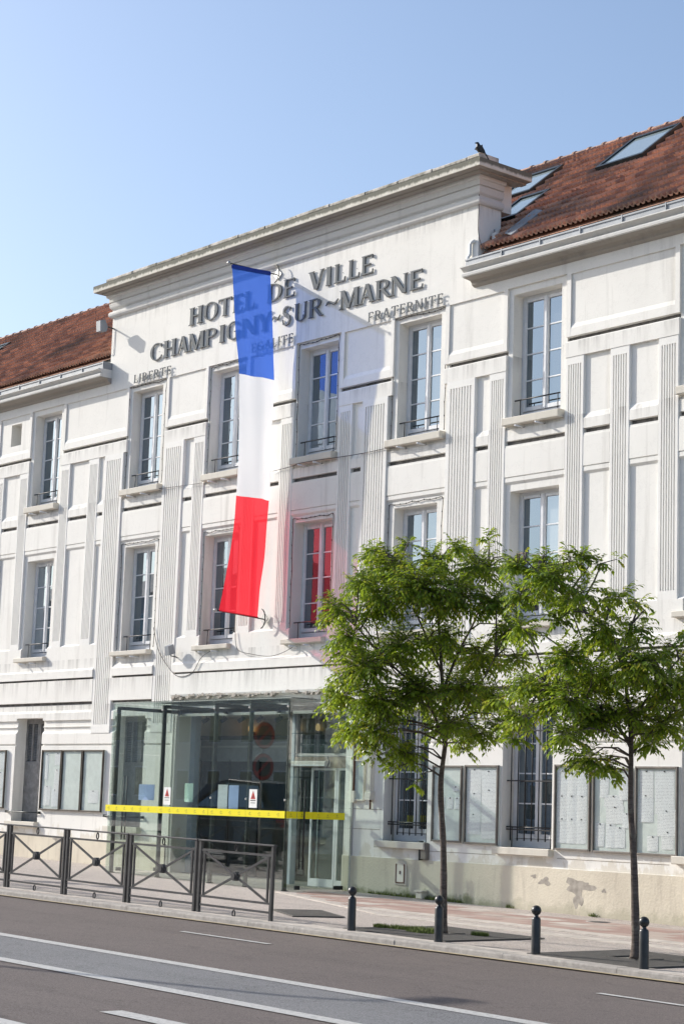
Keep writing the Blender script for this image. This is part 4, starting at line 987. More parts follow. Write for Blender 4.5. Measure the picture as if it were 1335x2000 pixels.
fl = thing('floodlight', 'white box floodlight on pediment edge near left roof', 'floodlight', (-7.05, 0, 12.99))
MB().prism([(-.48, .12), (-.34, .17), (-.25, .0), (-.28, -.12), (-.46, -.14)], -.10, .08).build('lamp_head', M['zinc'], fl); MB().tube([(0, .0, .0), (0, -.18, .02), (0, -.34, .02)], .018, 6).build('bracket', M['steel'], fl)
MB().tube([(.03, -.012, .0), (.03, -.012, -.35), (.02, -.014, -.62), (-.05, -.014, -.66)], .008, 5).build('lead', M['frame'], fl)
cable([(5.65, -.02, 13.88), (5.652, -.02, 13.2), (5.655, -.015, 12.7), (5.75, .05, 12.38), (5.95, .2, 12.30), (6.1, .3, 12.45)], .010, 'black lead running down the right corner of pediment', 'cable')
vp_ = thing('vent_pipe', 'white bent drain pipe at right corner of the pediment', 'pipe', (5.45, 0, 12.1))
MB().tube([(.12, -.02, .46), (.04, -.035, .45), (.01, -.04, .40), (.01, -.04, .20), (-.03, -.06, .14), (-.04, -.07, -.05)], .032, 10).build('pipe', M['white'], vp_)
pc_ = thing('antenna', 'small wall antenna with cables on the side of pediment', 'antenna', (5.66, .35, 12.62))
mb = MB(); mb.tube([(0, 0, -.2), (.06, 0, -.15), (.06, 0, .22)], .018, 6); mb.build('mast', M['alu'], pc_); MB().box(.05, .15, -.05, .05, -.05, .14).build('box', M['white'], pc_)
MB().tube([(.1, 0, -.05), (.2, -.1, -.3), (.35, 0, -.22), (.28, .1, -.02), (.1, .05, .05)], .008, 5).build('lead', M['black'], pc_)

# notice cases --------------------------------------------------------
def notice_case(x0, x1, z0, z1, label, doors, dark=True):
    t_ = thing('notice_case', label, 'notice case', ((x0+x1)/2, 0, z0)); c = (x0+x1)/2; h = z1-z0; y0 = -.075
    MB().box(x0-c+.002, x1-c-.002, -.030, -.006, .002, h-.002).build('case_back', M['caseback'], t_)
    n = doors; wd = (x1-x0)/n; fm = M['bronze'] if dark else M['bronze2']
    for k in range(n):
        a, b = x0-c+wd*k+.006, x0-c+wd*(k+1)-.006; f = .035
        mb = MB(); mb.bbox(a, a+f, y0, -.02, 0, h, .006); mb.bbox(b-f, b, y0, -.02, 0, h, .006); mb.bbox(a+f, b-f, y0+.0008, -.021, 0, f, .006); mb.bbox(a+f, b-f, y0+.0008, -.021, h-f, h, .006)
        d_ = mb.build('case_door', fm, t_); MB().box(a+f, b-f, y0+.02, y0+.025, f, h-f).build('pane', M['caseglass'], d_)
        MB().box(b-.022, b-.008, y0-.012, y0, h*.5, h*.5+.03).build('lock', M['alu'], d_)
        yield (a+f+c, b-f+c, z0+f, z1-f)
rows = ['top', 'second', 'third', 'fourth']; colsn = ['left', 'middle', 'right']
def papers(bx, where, lay, cols_):
    a, b, z0, z1 = bx; rn = random.Random(int(a*77))
    for (cx, r0, wd, ht, ro) in lay:          # centre x fraction, top fraction, width, height in metres, row
        xc = a+(b-a)*cx; zt = z1-.03-(z1-z0-.05)*r0
        col = colsn[min(2, int(cx*3))]
        o = sheetpaper('paper_notice', xc-wd/2, xc+wd/2, zt-ht, zt, -.034, 'paper', 'white printed notice, %s row %s, in %s' % (rows[ro], col, where), 'notice', .003+rn.uniform(0, .006))
        o.rotation_euler = (0, rn.uniform(-.02, .02), 0)
        MB().box(-.012, .012, -.012, -.006, ht-.03, ht-.01).build('pin', M['black'], o)
A4 = (.21, .297)
cs = list(notice_case(-9.20, -6.46, 1.31, 2.76, 'bronze notice case with three glass doors left of the porch', 3))
papers(cs[0], 'left door of bronze case beside porch', [(.22, .02, .16, .62, 0), (.80, .0, .26, .30, 0), (.78, .30, .22, .55, 1), (.30, .60, .34, .48, 2), (.74, .66, .30, .42, 2)], 3)
papers(cs[2], 'right door of bronze case beside porch', [(.58, .66, .42, .30, 1)], 3)
cs = list(notice_case(-13.6, -10.90, 1.31, 2.76, 'bronze notice case cut by left picture edge', 3))
papers(cs[2], 'right door of leftmost bronze case', [(.3, .0, .3, .42, 0), (.75, .0, .3, .42, 0), (.3, .36, .3, .42, 1), (.75, .36, .3, .42, 1), (.3, .70, .3, .35, 2), (.75, .70, .3, .35, 2)], 3)
cs = list(notice_case(4.79, 5.60, 1.045, 2.46, 'grey notice case with few papers behind slim tree trunk', 1, False))
papers(cs[0], 'the nearly empty grey case', [(.30, .40, .17, .22, 1), (.60, .40, .17, .22, 1), (.86, .40, .13, .22, 1), (.80, .24, .16, .10, 0), (.25, .62, .12, .4, 2)], 3)
cs = list(notice_case(5.66, 6.55, 1.035, 2.47, 'grey notice case with two long paper strips', 1, False))
papers(cs[0], 'case with two long strips', [(.25, .0, .36, .44, 0), (.25, .33, .36, .44, 1), (.25, .62, .36, .38, 2), (.72, .02, .38, .40, 0), (.74, .28, .38, .90, 1)], 3)
cs = list(notice_case(7.93, 8.79, 1.01, 2.49, 'grey notice case filled with nine sheets right of barred window', 1, False))
papers(cs[0], 'case right of barred window', [(x, y, .24, .44, r) for r, y in enumerate((.02, .34, .63)) for x in (.18, .47, .77)], 3)
cs = list(notice_case(8.83, 9.74, 1.0, 2.44, 'grey notice case with crooked sheets left of second tree trunk', 1, False))
papers(cs[0], 'case with crooked sheets', [(.26, .08, .2, .34, 0), (.52, .30, .42, .20, 0), (.80, .06, .22, .40, 0), (.56, .44, .40, .30, 1), (.88, .52, .20, .26, 1), (.16, .66, .21, .40, 2), (.44, .67, .21, .40, 2), (.70, .70, .24, .36, 2)], 3)
cs = list(notice_case(9.79, 10.72, 1.0, 2.47, 'large grey notice case with crumpled sheets at right picture edge', 1, False))
papers(cs[0], 'case at right picture edge', [(.24, .0, .30, .46, 0), (.22, .30, .34, .46, 1), (.70, .0, .42, .72, 0), (.74, .48, .38, .44, 1), (.40, .80, .24, .26, 2), (.78, .74, .26, .30, 2)], 3)
# wall board and down pipe stub between porch and barred window
bd = thing('wall_board', 'narrow empty glass fronted board beside right flank of porch', 'board', (2.66, 0, 1.76))
mb = MB(); mb.box(-.17, -.145, -.06, 0, 0, .80); mb.box(.145, .17, -.06, 0, 0, .80); mb.box(-.145, .145, -.059, 0, 0, .025); mb.box(-.145, .145, -.059, 0, .775, .80); mb.build('board_frame', M['cream'], bd)
MB().box(-.145, .145, -.03, -.004, .025, .775).build('board_back', M['caseback'], bd); MB().box(-.145, .145, -.045, -.04, .025, .775).build('pane', M['caseglass'], bd)
pp = thing('pipe_casing', 'beige pipe casing with small hood on wall by porch', 'pipe', (3.02, 0, 1.78))
MB().bbox(-.055, .055, -.10, 0, .14, 1.5, .01).build('casing', M['cream'], pp); MB().prism([(-.14, .0), (-.12, .14), (-.05, .17), (0, .17), (0, 0)], -.085, .085).build('hood', M['sill'], pp); MB().tube([(0, -.04, 0), (0, -.04, -.18)], .02, 6).build('rusty_stub', M['rust'], pp)
bx = thing('junction_box', 'small grey meter box under right end of barred window sill', 'box', (4.60, 0, .70))
MB().bbox(-.06, .10, -.09, 0, 0, .30, .01).build('cover', M['bronze2'], bx); MB().box(-.09, -.062, -.10, 0, -.02, .34).build('side_strip', M['steel'], bx)
bm_ = thing('wall_pipe', 'rust brown vertical pipe at right flank of porch', 'pipe', (2.52, 0, 0))
MB().tube([(0, -.05, 1.95), (0, -.05, 3.3)], .022, 8).build('pipe', M['rust'], bm_); MB().box(-.05, .05, -.08, 0, 1.72, 1.95).build('outlet_box', M['cream'], bm_)

# ------------------------------------------------------------------ street furniture
def make_barrier(last):
    t_ = thing('barrier', '', 'barrier', (0, 0, 0), 0, 'railing barriers along the kerb'); W = 1.86
    def P(name, mb): return mb.build(name, M['barrier'], t_)
    for xx in (.025, W-.025): P('post', MB().box(xx-.025, xx+.025, -.025, .025, -.05, 1.10))
    P('top_rail', MB().bbox(-.02, W+.02, -.035, .035, 1.10, 1.125, .004))
    for zz in (.965, .265, .135): P('rail', MB().box(.05, W-.05, -.016, .016, zz-.016, zz+.016))
    for xx in (.13, W-.13): P('side_bar', MB().box(xx-.014, xx+.014, -.014, .014, .281, .949))
    for s in (1, -1): P('brace', MB().bar((.144, .002*s, .615-s*.32), (W-.144, .002*s, .615+s*.32), .032, .022))
    mb = MB(); mb.prism_y([(W/2+.075*math.cos(R(22.5+45*i)), .615+.075*math.sin(R(22.5+45*i))) for i in range(8)], -.035, .035); mb.prism_y([(W/2+.045*math.cos(R(45*i)), .615+.045*math.sin(R(45*i))) for i in range(8)], -.048, .048); P('boss', mb)
    for zz in (1.04, .20 if False else .058): 
        mb = MB(); mb.tube([(W/2+.032*math.cos(R(30*i)), 0, zz+.05*math.sin(R(30*i))) for i in range(13)], .011, 6, False); o = mb.build('ring', M['black'], t_)
    return t_
b0 = make_barrier(True)
xs = [6.985, 5.06, 3.14, 1.24, -.66, -2.56, -4.46, -6.36, -8.26]
labs = ['black railing barrier nearest the bollards, with single free end post', 'black railing barrier in front of porch doors, second from the bollards', 'black railing barrier in front of the left end of porch', 'black railing barrier below the bronze notice case, cut by left picture edge']
for i, x in enumerate(xs):
    o = b0 if i == 0 else dup(b0, (0, 0, 0))
    o.location = (x, -6.99, g(x+.93)); o.rotation_euler = (0, tilt, 0)
    o['label'] = labs[i] if i < 4 else '%s black railing barrier beyond left picture edge, mirrored in porch glass' % ['first', 'second', 'third', 'fourth', 'fifth'][i-4]
def make_bollard():
    t_ = thing('bollard', '', 'bollard', (0, 0, 0), 0, 'ball topped bollards along the kerb')
    MB().lathe([(.062, -.05), (.060, 0), (.058, .44), (.052, .462), (.030, .475), (.026, .49), (.030, .50)], 0, 0, 20).build('shaft', M['cast'], t_)
    MB().lathe([(.004, .492)]+[(.064*math.sin(R(15*i)), .553-.064*math.cos(R(15*i))) for i in range(1, 12)]+[(.004, .617)], 0, 0, 22).build('ball', M['cast'], t_)
    return t_
bl = make_bollard()
for i, (x, y, lab) in enumerate(((10.48, -6.845, 'black ball topped bollard nearest the porch, leftmost of four'), (12.275, -6.845, 'black ball topped bollard in front of the left tree trunk'), (14.10, -6.87, 'black ball topped bollard standing free between two tree trunks'), (15.92, -6.91, 'black ball topped bollard in front of right tree trunk'))):
    o = bl if i == 0 else dup(bl, (0, 0, 0)); o.location = (x, y, g(x)); o['label'] = lab
# tree grates
def grate(cx, cy, sx, sy, hole, label, ang=0):
    t_ = thing('tree_grate', label, 'grate', (cx, cy, g(cx)+.004), ang); t_.rotation_euler = (0, tilt, ang)
    fr = MB(); f = .04; fr.box(-sx, sx, -sy, -sy+f, 0, .012); fr.box(-sx, sx, sy-f, sy, 0, .012); fr.box(-sx, -sx+f, -sy+f, sy-f, 0, .012); fr.box(sx-f, sx, -sy+f, sy-f, 0, .012); fr.build('grate_frame', M['gratepaint'], t_)
    MB().box(-sx+f, sx-f, -sy+f, sy-f, -.004, .001).build('pit_soil', M['ground'] if hole else M['dark'], t_)
    br = MB(); y = -sy+f+.03
    while y < sy-f:
        xh = hole if abs(y) < hole else 0
        if xh: br.box(-sx+f, -xh, y-.009, y+.009, .001, .011); br.box(xh, sx-f, y-.009, y+.009, .001, .011)
        else: br.box(-sx+f, sx-f, y-.009, y+.009, .001, .011)
        y += .042
    x = -sx+f+.03
    while x < sx-f:
        if abs(x) > hole: br.box(x-.006, x+.006, -sy+f, sy-f, .001, .010)
        x += .085
    struct(br.build('grate_bars', M['gratepaint'], t_), 'stuff')
    if hole:
        mb = MB(); mb.box(-hole-.03, -hole, -hole, hole, 0, .02); mb.box(hole, hole+.03, -hole, hole, 0, .02); mb.box(-hole, hole, -hole-.03, -hole, 0, .02); mb.box(-hole, hole, hole, hole+.03, 0, .02); mb.build('grate_collar', M['gratepaint'], t_)
grate(11.2, -5.74, 1.05, .98, .20, 'square iron tree grate with weeds round left trunk')
grate(14.93, -5.93, .95, .98, .24, 'square iron tree grate with open pit round right trunk')
grate(7.55, -5.25, .72, .42, 0, 'small square iron grating in pavement beside last railing', R(-25))
def weeds(name, spots, n, h, label_kind='stuff'):
    rn = random.Random(5); mb = MB()
    for i in range(n):
        cx, cy, rr = rn.choice(spots); q = rn.uniform(0, 6.28); d_ = rr*math.sqrt(rn.random()); x, y = cx+d_*math.cos(q), cy+d_*math.sin(q)*.6; a = rn.uniform(0, 3.14); hh = h*rn.uniform(.4, 1.2); wd = .008; z = g(x)+.004
        lx, ly = rn.uniform(-.04, .04), rn.uniform(-.04, .04)
        mb.f.append((len(mb.v), len(mb.v)+1, len(mb.v)+2)); mb.v += [(x-wd*math.cos(a), y-wd*math.sin(a), z), (x+wd*math.cos(a), y+wd*math.sin(a), z), (x+lx, y+ly, z+hh)]
    o = mb.build(name, M['grass'], None, recalc=False); struct(o, 'stuff'); o['label'] = label_kind; o['category'] = 'weeds'; return o
weeds('pit_weeds', [(10.75, -5.75, .30), (10.45, -5.9, .25), (11.05, -6.0, .3), (11.7, -5.5, .15), (10.2, -6.05, .12)], 2600, .065, 'bright green weeds growing through tree grate by left trunk')
weeds('wall_weeds', [(3.2+.22*i, -.05-.0*i, .14) for i in range(12)]+[(6.9, -.05, .1), (4.9, -.05, .1), (15.6, -5.6, .14), (8.9, -.04, .12)], 800, .075, 'dark weeds and moss growing along the foot of wall')

# ------------------------------------------------------------------ street trees
def tree(base, trunk_pts, clusters, limbs, label, seed, nleaf):
    rn = random.Random(seed); bx, by = base; t_ = thing('street_tree', label, 'tree', (bx, by, g(bx)))
    z0 = g(bx); ax = Vector((.6472, .7623, 0)); az = Vector((-.7623, .6472, 0)); az = -az      # az points to the street side
    def W(u, d, z): p = ax*u+az*d; return Vector((p.x, p.y, z-z0))
    tp = [W(*p) for p in trunk_pts]; n = len(tp)
    sp = []; rr = []
    for i in range(n-1):
        a, b, c, d = tp[max(i-1, 0)], tp[i], tp[i+1], tp[min(i+2, n-1)]
        for k in range(6): tt = k/6; sp.append(Vector([cat(a[q], b[q], c[q], d[q], tt) for q in range(3)]))
    sp.append(tp[-1]); L = len(sp)
    for i in range(L): f = i/(L-1); rr.append(.060*(1-.78*f)+(.03 if i == 0 else .012 if i == 1 else 0)+rn.uniform(-.003, .003))
    MB().tube(sp, rr, 12).build('trunk', M['bark'], t_)
    # crown clumps: every clump seen from the street gets siblings in depth
    cl = []
    for (u, z, r) in clusters:
        span = 1.15*math.sqrt(max(.05, 1-min(1, abs(u+.35)/1.9)**2))*(.55+.45*min(1, max(0, (5.6-z)/1.2)))
        k = 3 if r > .3 else 2 if r > .2 else 1
        for i in range(k):
            d = rn.uniform(-span, span)*(.9 if k > 1 else .5); cl.append((u+rn.uniform(-.06, .06), d, z+rn.uniform(-.05, .05), r*rn.uniform(.85, 1.1)))
    lb = MB(); anchors = [p for p in sp if p.z > 2.2]
    def limb(p, q, r0, r1, sag=.12):
        m1 = p.lerp(q, .35)+Vector((rn.uniform(-.05, .05), rn.uniform(-.05, .05), sag)); m2 = p.lerp(q, .7)+Vector((rn.uniform(-.05, .05), rn.uniform(-.05, .05), sag*1.1))
        lb.tube([p, m1, m2, q], [r0, r0*.8+r1*.2, r0*.4+r1*.6, r1], 6)
    for pts, r0 in limbs:
        q = [W(*p) for p in pts]; rads = [r0*(1-.7*i/(len(q)-1)) for i in range(len(q))]
        ss, r2 = [], []
        for i in range(len(q)-1):
            a, b, c, d = q[max(i-1, 0)], q[i], q[i+1], q[min(i+2, len(q)-1)]
            for k in range(5): tt = k/5; ss.append(Vector([cat(a[w_], b[w_], c[w_], d[w_], tt) for w_ in range(3)])); r2.append(rads[i]+(rads[i+1]-rads[i])*tt)
        ss.append(q[-1]); r2.append(rads[-1]); lb.tube(ss, r2, 7); anchors += ss[2:]
    verts, faces, tint = [], [], []
    per = max(6, int(nleaf/sum(c[3]**2 for c in cl)*1))
    for (u, d, z, r) in cl:
        c = W(u, d, z); a = min(anchors, key=lambda p: (p-c).length+(.6 if p.z > c.z+.1 else 0)); limb(a, c, .014, .005)
        nl = int(nleaf*r*r/sum(k[3]**2 for k in cl)); made = 0
        cb = rn.uniform(-.16, .16); yc = .45 if rn.random() < .22 else .12
        while made < nl:
            # one arching shoot with leaves along both sides, tip drooping
            q = rn.uniform(0, 6.283); el = rn.uniform(-.7, 1.2); dr = Vector((math.cos(q)*math.cos(el), math.sin(q)*math.cos(el), math.sin(el)))
            s0 = c+dr*r*rn.uniform(0, .45); ln = r*rn.uniform(.38, .75)+.05; nlv = rn.randint(7, 11); young = rn.random() < yc
            pts = []
            for k in range(nlv):
                f = k/(nlv-1); pts.append(s0+dr*ln*f+Vector((0, 0, -.30*ln*f*f*(.5+.5*math.cos(el)))))
            if r > .1: lb.tube([s0, pts[nlv//2], pts[-1]], [.0035, .0028, .0015], 3, False)
            for k, p in enumerate(pts):
                tdir = (pts[min(k+1, nlv-1)]-pts[max(k-1, 0)]).normalized(); side = tdir.cross(Vector((0, 0, 1)))
                if side.length < .1: side = Vector((1, 0, 0))
                side.normalize(); s = 1 if k % 2 else -1
                ld = (tdir*.75+side*s*rn.uniform(.5, .9)+Vector((0, 0, rn.uniform(-.75, -.1)))).normalized()
                L_ = rn.uniform(.062, .102)*(.85 if young else 1); wv = ld.cross(Vector((rn.uniform(-.4, .4), rn.uniform(-.4, .4), 1))).normalized(); up_ = wv.cross(ld).normalized()
                W_ = L_*.235; m_ = p+ld*L_*.45; v0 = len(verts); drop = up_*(-.10*L_)
                verts += [p, m_+wv*W_+up_*.004, p+ld*L_+drop, m_-wv*W_+up_*.004, m_]
                faces += [(v0, v0+1, v0+4), (v0+1, v0+2, v0+4), (v0+2, v0+3, v0+4), (v0+3, v0, v0+4)]
                base_ = .33+cb+rn.uniform(-.22, .22)+.22*(k/nlv)
                if young: base_ = rn.uniform(.62, 1.0) if k > nlv*.4 else rn.uniform(.5, .75)
                tint += [max(0, min(1, base_))]*4
                made += 1
    lb.build('limbs', M['bark'], t_)
    me = bpy.data.meshes.new('crown'); me.from_pydata([tuple(v) for v in verts], [], faces); at = me.attributes.new('tint', 'FLOAT', 'FACE'); at.data.foreach_set('value', tint); me.materials.append(M['leaf'])
    place('crown', me, t_)
C1 = [(-1.21,5.34,0.22),(-0.70,5.50,0.18),(-0.88,5.10,0.44),(-0.26,5.23,0.33),(0.03,5.39,0.22),(0.54,5.50,0.20),(0.39,5.15,0.40),(0.87,5.20,0.23),(-1.35,4.80,0.33),(-1.65,4.43,0.31),(-1.95,4.33,0.13),(-1.50,4.00,0.36),(-1.06,4.52,0.44),(-0.48,4.69,0.47),(0.03,4.63,0.44),(0.61,4.58,0.33),(0.87,4.23,0.31),(-1.28,3.58,0.44),(-0.77,3.88,0.47),(-0.19,4.05,0.44),(0.47,3.85,0.40),(0.90,3.80,0.25),(-1.54,3.21,0.33),(-1.06,3.08,0.44),(-0.48,3.25,0.44),(0.10,3.27,0.44),(0.61,3.28,0.36),(-1.43,2.71,0.25),(-1.06,2.65,0.33),(-0.63,2.45,0.29),(-0.77,2.16,0.16),(-0.48,2.03,0.11),(-0.04,2.83,0.33),(0.39,2.77,0.33),(0.79,2.86,0.25),(0.25,2.52,0.18),(-1.06,2.37,0.18)]
C2 = [(-1.51,4.90,0.23),(-1.19,4.88,0.26),(-0.86,4.92,0.23),(-0.60,4.77,0.18),(-0.31,4.89,0.10),(-1.25,4.52,0.32),(-0.80,4.41,0.31),(-0.41,4.30,0.26),(-0.02,4.34,0.18),(0.17,4.22,0.10),(-1.57,4.39,0.23),(-1.51,4.00,0.23),(-0.54,3.91,0.32),(-0.08,3.99,0.29),(-1.06,4.02,0.19),(0.37,3.75,0.26),(0.60,3.95,0.19),(-0.99,3.57,0.36),(-1.38,3.24,0.32),(-1.77,3.04,0.18),(-1.51,2.79,0.29),(-1.06,3.06,0.39),(-0.54,3.40,0.39),(-0.08,3.48,0.39),(0.37,3.24,0.36),(-0.60,2.88,0.36),(-0.15,2.96,0.32),(0.30,2.79,0.32),(0.63,2.99,0.26),(-0.99,2.61,0.29),(-0.67,2.37,0.26),(-0.34,2.25,0.23),(0.17,2.59,0.19),(-0.76,2.17,0.13),(-0.31,2.07,0.12),(-1.57,2.53,0.16),(0.82,3.51,0.32),(0.85,2.93,0.29),(0.95,3.90,0.23)]
tree((11.20, -5.74), [(0, 0, -.15), (-.01, .02, .4), (-.03, 0, 1.1), (-.09, .0, 1.97), (-.04, .02, 2.7), (-.11, 0, 3.5), (-.17, .03, 4.2), (-.25, .0, 5.0)], C1,
     [([(-.05, 0, 2.6), (-.35, .2, 3.2), (-.9, .4, 3.7), (-1.4, .5, 4.2)], .028), ([(-.10, 0, 3.3), (.12, -.1, 3.9), (.4, -.3, 4.5), (.55, -.3, 5.2)], .026), ([(-.06, 0, 2.9), (-.5, -.4, 3.3), (-1.0, -.7, 3.9)], .022), ([(-.12, 0, 3.6), (-.5, .2, 4.4), (-.8, .2, 5.1)], .02), ([(-.04, 0, 2.6), (.3, .5, 3.2), (.6, .7, 3.8)], .02)],
     'bushy green street tree behind second bollard, crown covering a first floor window', 11, 40000)
tree((14.95, -5.93), [(0, 0, -.15), (-.02, 0, .5), (-.045, .01, 1.11), (-.09, 0, 1.8), (-.10, .01, 2.7), (-.20, 0, 3.66), (-.1, .02, 4.1)], C2,
     [([(-.18, 0, 3.45), (-.41, .05, 3.98), (-.80, .1, 4.28), (-1.2, .1, 4.6), (-1.51, .1, 4.88)], .030), ([(-.11, 0, 2.8), (.2, .2, 3.3), (.6, .3, 3.8)], .022), ([(-.12, 0, 2.6), (-.6, .3, 3.0), (-1.2, .4, 3.2)], .022), ([(-.1, 0, 2.5), (-.3, -.5, 3.0), (-.6, -.8, 3.5)], .02), ([(-.1, 0, 2.4), (.3, -.4, 2.8), (.7, -.5, 3.1)], .018)],
     'looser green street tree at right picture edge with one long branch reaching left', 23, 27000)

# ------------------------------------------------------------------ crow on the parapet
cr_ = thing('crow', 'black bird perched on the right corner of parapet', 'bird', (6.0, -.36, 14.10))
bmx = bpy.data.meshes.new('body'); sv = [(0, 0, .105), (.055, 0, .055), (.105, 0, .0), (.185, 0, -.085), (-.03, 0, .165), (-.045, 0, .215), (-.052, 0, .245), (-.088, -.004, .240), (-.112, -.005, .232)]
bmx.from_pydata(sv, [(0, 1), (1, 2), (2, 3), (0, 4), (4, 5), (5, 6), (6, 7), (7, 8)], []); bo = place('body', bmx, cr_); bo.rotation_euler = (0, 0, R(60)); bmx.materials.append(M['bird'])
sk = bo.modifiers.new('skin', 'SKIN'); ss = bo.modifiers.new('sub', 'SUBSURF'); ss.levels = 2; ss.render_levels = 2
for v_, r_ in zip(bmx.skin_vertices[0].data, ((.066, .072), (.058, .06), (.036, .03), (.03, .010), (.052, .055), (.036, .038), (.036, .036), (.013, .013), (.004, .004))): v_.radius = r_
bmx.skin_vertices[0].data[0].use_root = True
wg = MB()
for s in (-1, 1):
    for o_ in (0, -.008): wg.poly([(-.045, s*(.060+o_), .15), (.0, s*(.073+o_), .145), (.07, s*(.060+o_), .085), (.17, s*(.022+o_), -.05), (.10, s*(.048+o_), .005), (.02, s*(.068+o_), .05), (-.03, s*(.066+o_), .09)])
wo = wg.build('wing', M['bird'], cr_, recalc=False); wo.rotation_euler = (0, 0, R(60))
lg = MB()
for s in (-1, 1):
    lg.tube([(.0, s*.03, .07), (.005, s*.03, 0)], .007, 5)
    for q in (0,): lg.tube([(.005, s*.03, .004), (.005-.04*math.cos(q), s*.03+.04*math.sin(q), .003)], .004, 4)
lo = lg.build('legs', M['black'], cr_); lo.rotation_euler = (0, 0, R(60))

# ------------------------------------------------------------------ what the glass mirrors: car, sign post, lamp, houses opposite
car = thing('car', 'dark car stretched taller, driving past, mirrored in the porch glass', 'motorcar', (-9.6, -9.9, g(-9.6)+RD)); car.name = 'motorcar'; car.scale = (1.12, 1.1, 1.4)  # car drawn taller so its mirror image sits high enough in the glass
pr = [(-2.2, .35), (-2.22, .62), (-2.1, .86), (-1.3, .98), (-.65, 1.46), (.2, 1.56), (1.5, 1.50), (2.05, 1.02), (2.2, .90), (2.22, .40), (1.75, .26), (-1.75, .26)]
mb = MB(); n = len(pr)
for s, yy in enumerate((-.86, -.80, .80, .86)):
    for x, z in pr: k = 1 if z < 1.0 else .80; mb.v.append((x*(1 if abs(yy) < .82 else .985), yy*k, z-(.0 if abs(yy) < .82 else .01)))
for s in range(3):
    for i in range(n): j = (i+1) % n; mb.f.append((s*n+i, s*n+j, (s+1)*n+j, (s+1)*n+i))
mb.f.append(tuple(range(n))); mb.f.append(tuple(3*n+i for i in reversed(range(n)))); mb.build('body', M['car'], car)
for s in (-1, 1): MB().poly([(-1.1, s*.79, 1.03), (-.62, s*.70, 1.41), (.2, s*.695, 1.49), (1.4, s*.70, 1.44), (1.75, s*.785, 1.05)]).build('side_window', M['pane'], car, recalc=False)
MB().quad((-1.28, -.62, 1.005), (-.70, -.56, 1.435), (-.70, .56, 1.435), (-1.28, .62, 1.005)).build('windscreen', M['pane'], car, (-.012, 0, .012), recalc=False)
for xx in (-1.4, 1.35):
    for s in (-1, 1):
        tyr = MB(); tyr.v = []; tyr.lathe([(.20, -.09), (.31, -.10), (.325, -.07), (.325, .07), (.31, .10), (.20, .09)], 0, 0, 20); o = tyr.build('wheel', M['rubber'], car, (xx, s*.78, .325)); o.rotation_euler = (R(90), 0, 0)
        MB().lathe([(.20, -.07), (.20, .08), (.05, .105), (.01, .105)], 0, 0, 16).build('rim', M['alu'], o)
for s in (-1, 1): MB().bbox(2.17, 2.235, s*.62-.16, s*.62+.16, .70, .84, .01).build('tail_lamp', M['redpaint'], car); MB().box(-2.235, -2.12, s*.60-.18, s*.60+.18, .66, .80).build('headlight', M['frame'], car)
sg = thing('sign_post', 'kerbside post with two round no parking signs, mirrored in porch glass', 'sign', (-5.0, -6.86, g(-5)))
MB().tube([(0, 0, 0), (0, 0, 3.55)], .03, 8).build('post', M['alu'], sg)
for zz in (3.17, 2.42):
    d_ = MB().tube([(.035, 0, zz), (.050, 0, zz)], .325, 28).build('sign_disc', M['steel'], sg)
    mb = MB()
    for i in range(28):
        a, b = 2*math.pi*i/28, 2*math.pi*(i+1)/28
        mb.quad((.054, .31*math.cos(a), zz+.31*math.sin(a)), (.054, .31*math.cos(b), zz+.31*math.sin(b)), (.054, .235*math.cos(b), zz+.235*math.sin(b)), (.054, .235*math.cos(a), zz+.235*math.sin(a)))
    mb.bar((.054, -.17, zz+.17), (.054, .17, zz-.17), .065, .004, Vector((1, 0, 0))); mb.build('sign_ring', M['redpaint'], d_, recalc=False)
lp = thing('street_lamp', 'tall grey street lamp on the road edge beyond the left picture edge', 'street lamp', (.45, -18.4, g(.45)+RD))
MB().tube([(0, 0, 0), (0, 0, 8.0), (.0, .25, 8.3), (0, .9, 8.4)], [.09, .06, .045, .04], 10).build('pole', M['steel'], lp); MB().bbox(-.16, .16, .6, 1.35, 8.36, 8.5, .03).build('lamp_head', M['steel'], lp)
opp = {'a': plain('opposite_render', (.66, .62, .55), .9, var=.1), 'b': plain('opposite_brick', (.40, .26, .20), .9, var=.15), 'c': plain('opposite_stone', (.58, .56, .52), .9, var=.1)}
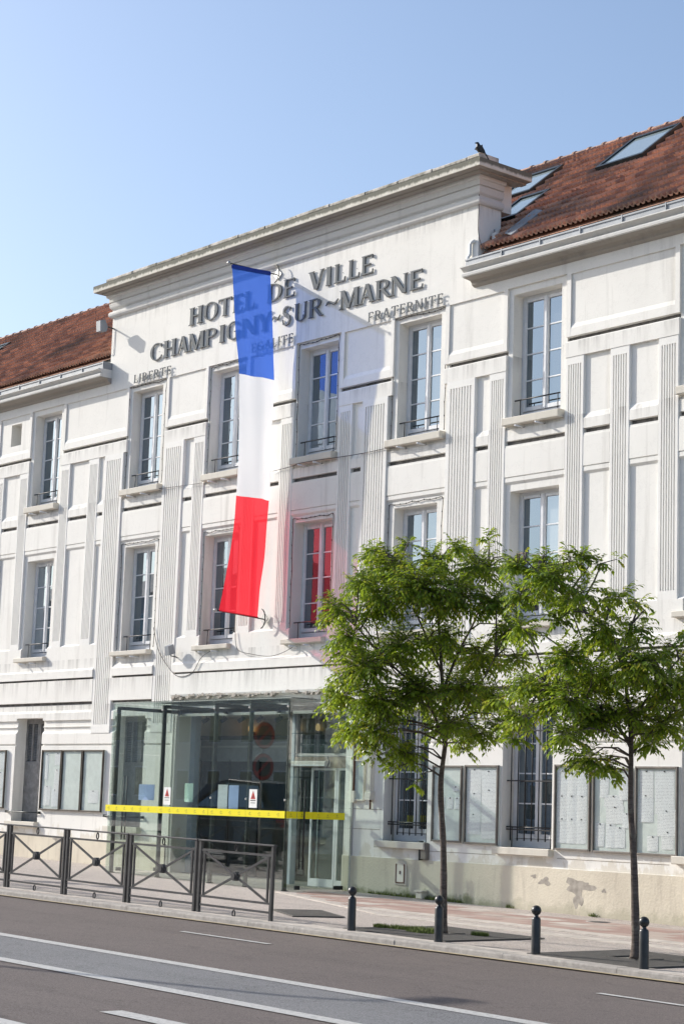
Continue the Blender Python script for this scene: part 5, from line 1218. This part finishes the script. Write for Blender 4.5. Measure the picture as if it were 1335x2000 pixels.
def house(x0, x1, y0, y1, fl_, key, label):
    t_ = thing('house', label, 'building', ((x0+x1)/2, y1, g(x0))); w2 = (x1-x0)/2; d_ = y1-y0; H = 3.1*fl_+.8
    MB().box(-w2, w2, -d_, 0, -2, H).build('wall', opp[key], t_)
    rf = MB().prism([(-d_-.3, H), (-d_/2, H+2.6), (.3, H)], -w2-.2, w2+.2).build('roof', M['tile'], t_); MB().box(-w2*.5-.4, -w2*.5+.4, -d_*.7, -d_*.7+.7, H+.5, H+3.6).build('chimney', opp['b'], rf)
    wf = MB(); wf.box(-.6, .6, 0, .03, 0, 1.7); wfm = wf.mesh('window', M['frame']); wp = MB().box(-.52, .52, .03, .04, .08, 1.62).mesh('pane', M['pane'])
    nx = int(2*w2/2.6)
    for f in range(fl_):
        for i in range(nx): o = place('window', wfm, t_, (-w2+2*w2*(i+.5)/nx, 0.001, .95+3.1*f)); place('pane', wp, o)
for args in ((-128, -104, -54, -40, 4, 'a', 'cream rendered block of flats opposite, farthest along the street'), (-103, -84, -52, -39.5, 3, 'b', 'brick house opposite between two paler buildings'), (-83, -58, -54, -40.5, 4, 'c', 'grey stone house across the street with tall chimney'), (-56, -36, -53, -40, 3, 'a', 'low cream house across street beyond left picture edge'), (-34, -10, -54, -41, 3, 'c', 'grey house directly across street from the far barriers')):
    house(*args)

# antenna bracket on the left roof
an = thing('roof_bracket', 'dark metal bracket standing on the left roof slope', 'bracket', (-9.0, 2.75, 14.42))
mb = MB(); mb.tube([(0, 0, -.15), (0, 0, .55)], .022, 6); mb.tube([(0, 0, .5), (.25, .1, .35)], .016, 6); mb.build('mast', M['steel'], an); MB().box(-.06, .16, -.03, .03, .2, .5).build('plate', M['black'], an)

# small fixtures at the foot of the wall
mc = thing('manhole_cover', 'small round metal cover in the pavement close to the wall, between the two trees', 'manhole cover', (9.9, -1.05, g(9.9)+.004)); mc.rotation_euler = (0, tilt, 0)
MB().lathe([(.17, 0), (.17, .006), (.15, .008)], 0, 0, 24).build('cover', M['gratepaint'], mc); MB().lathe([(.20, -.002), (.20, .005), (.172, .005)], 0, 0, 24).build('rim', M['kerb'], mc)
ps_ = thing('pipe_outlet', 'small stone pipe outlet at foot of wall behind second bollard', 'pipe', (4.62, -.10, g(4.62)))
MB().bbox(-.09, .09, -.07, .07, 0, .13, .015).build('outlet_block', M['sill'], ps_); MB().box(-.11, .11, -.09, .07, .13, .16).build('cap', M['sill'], ps_)
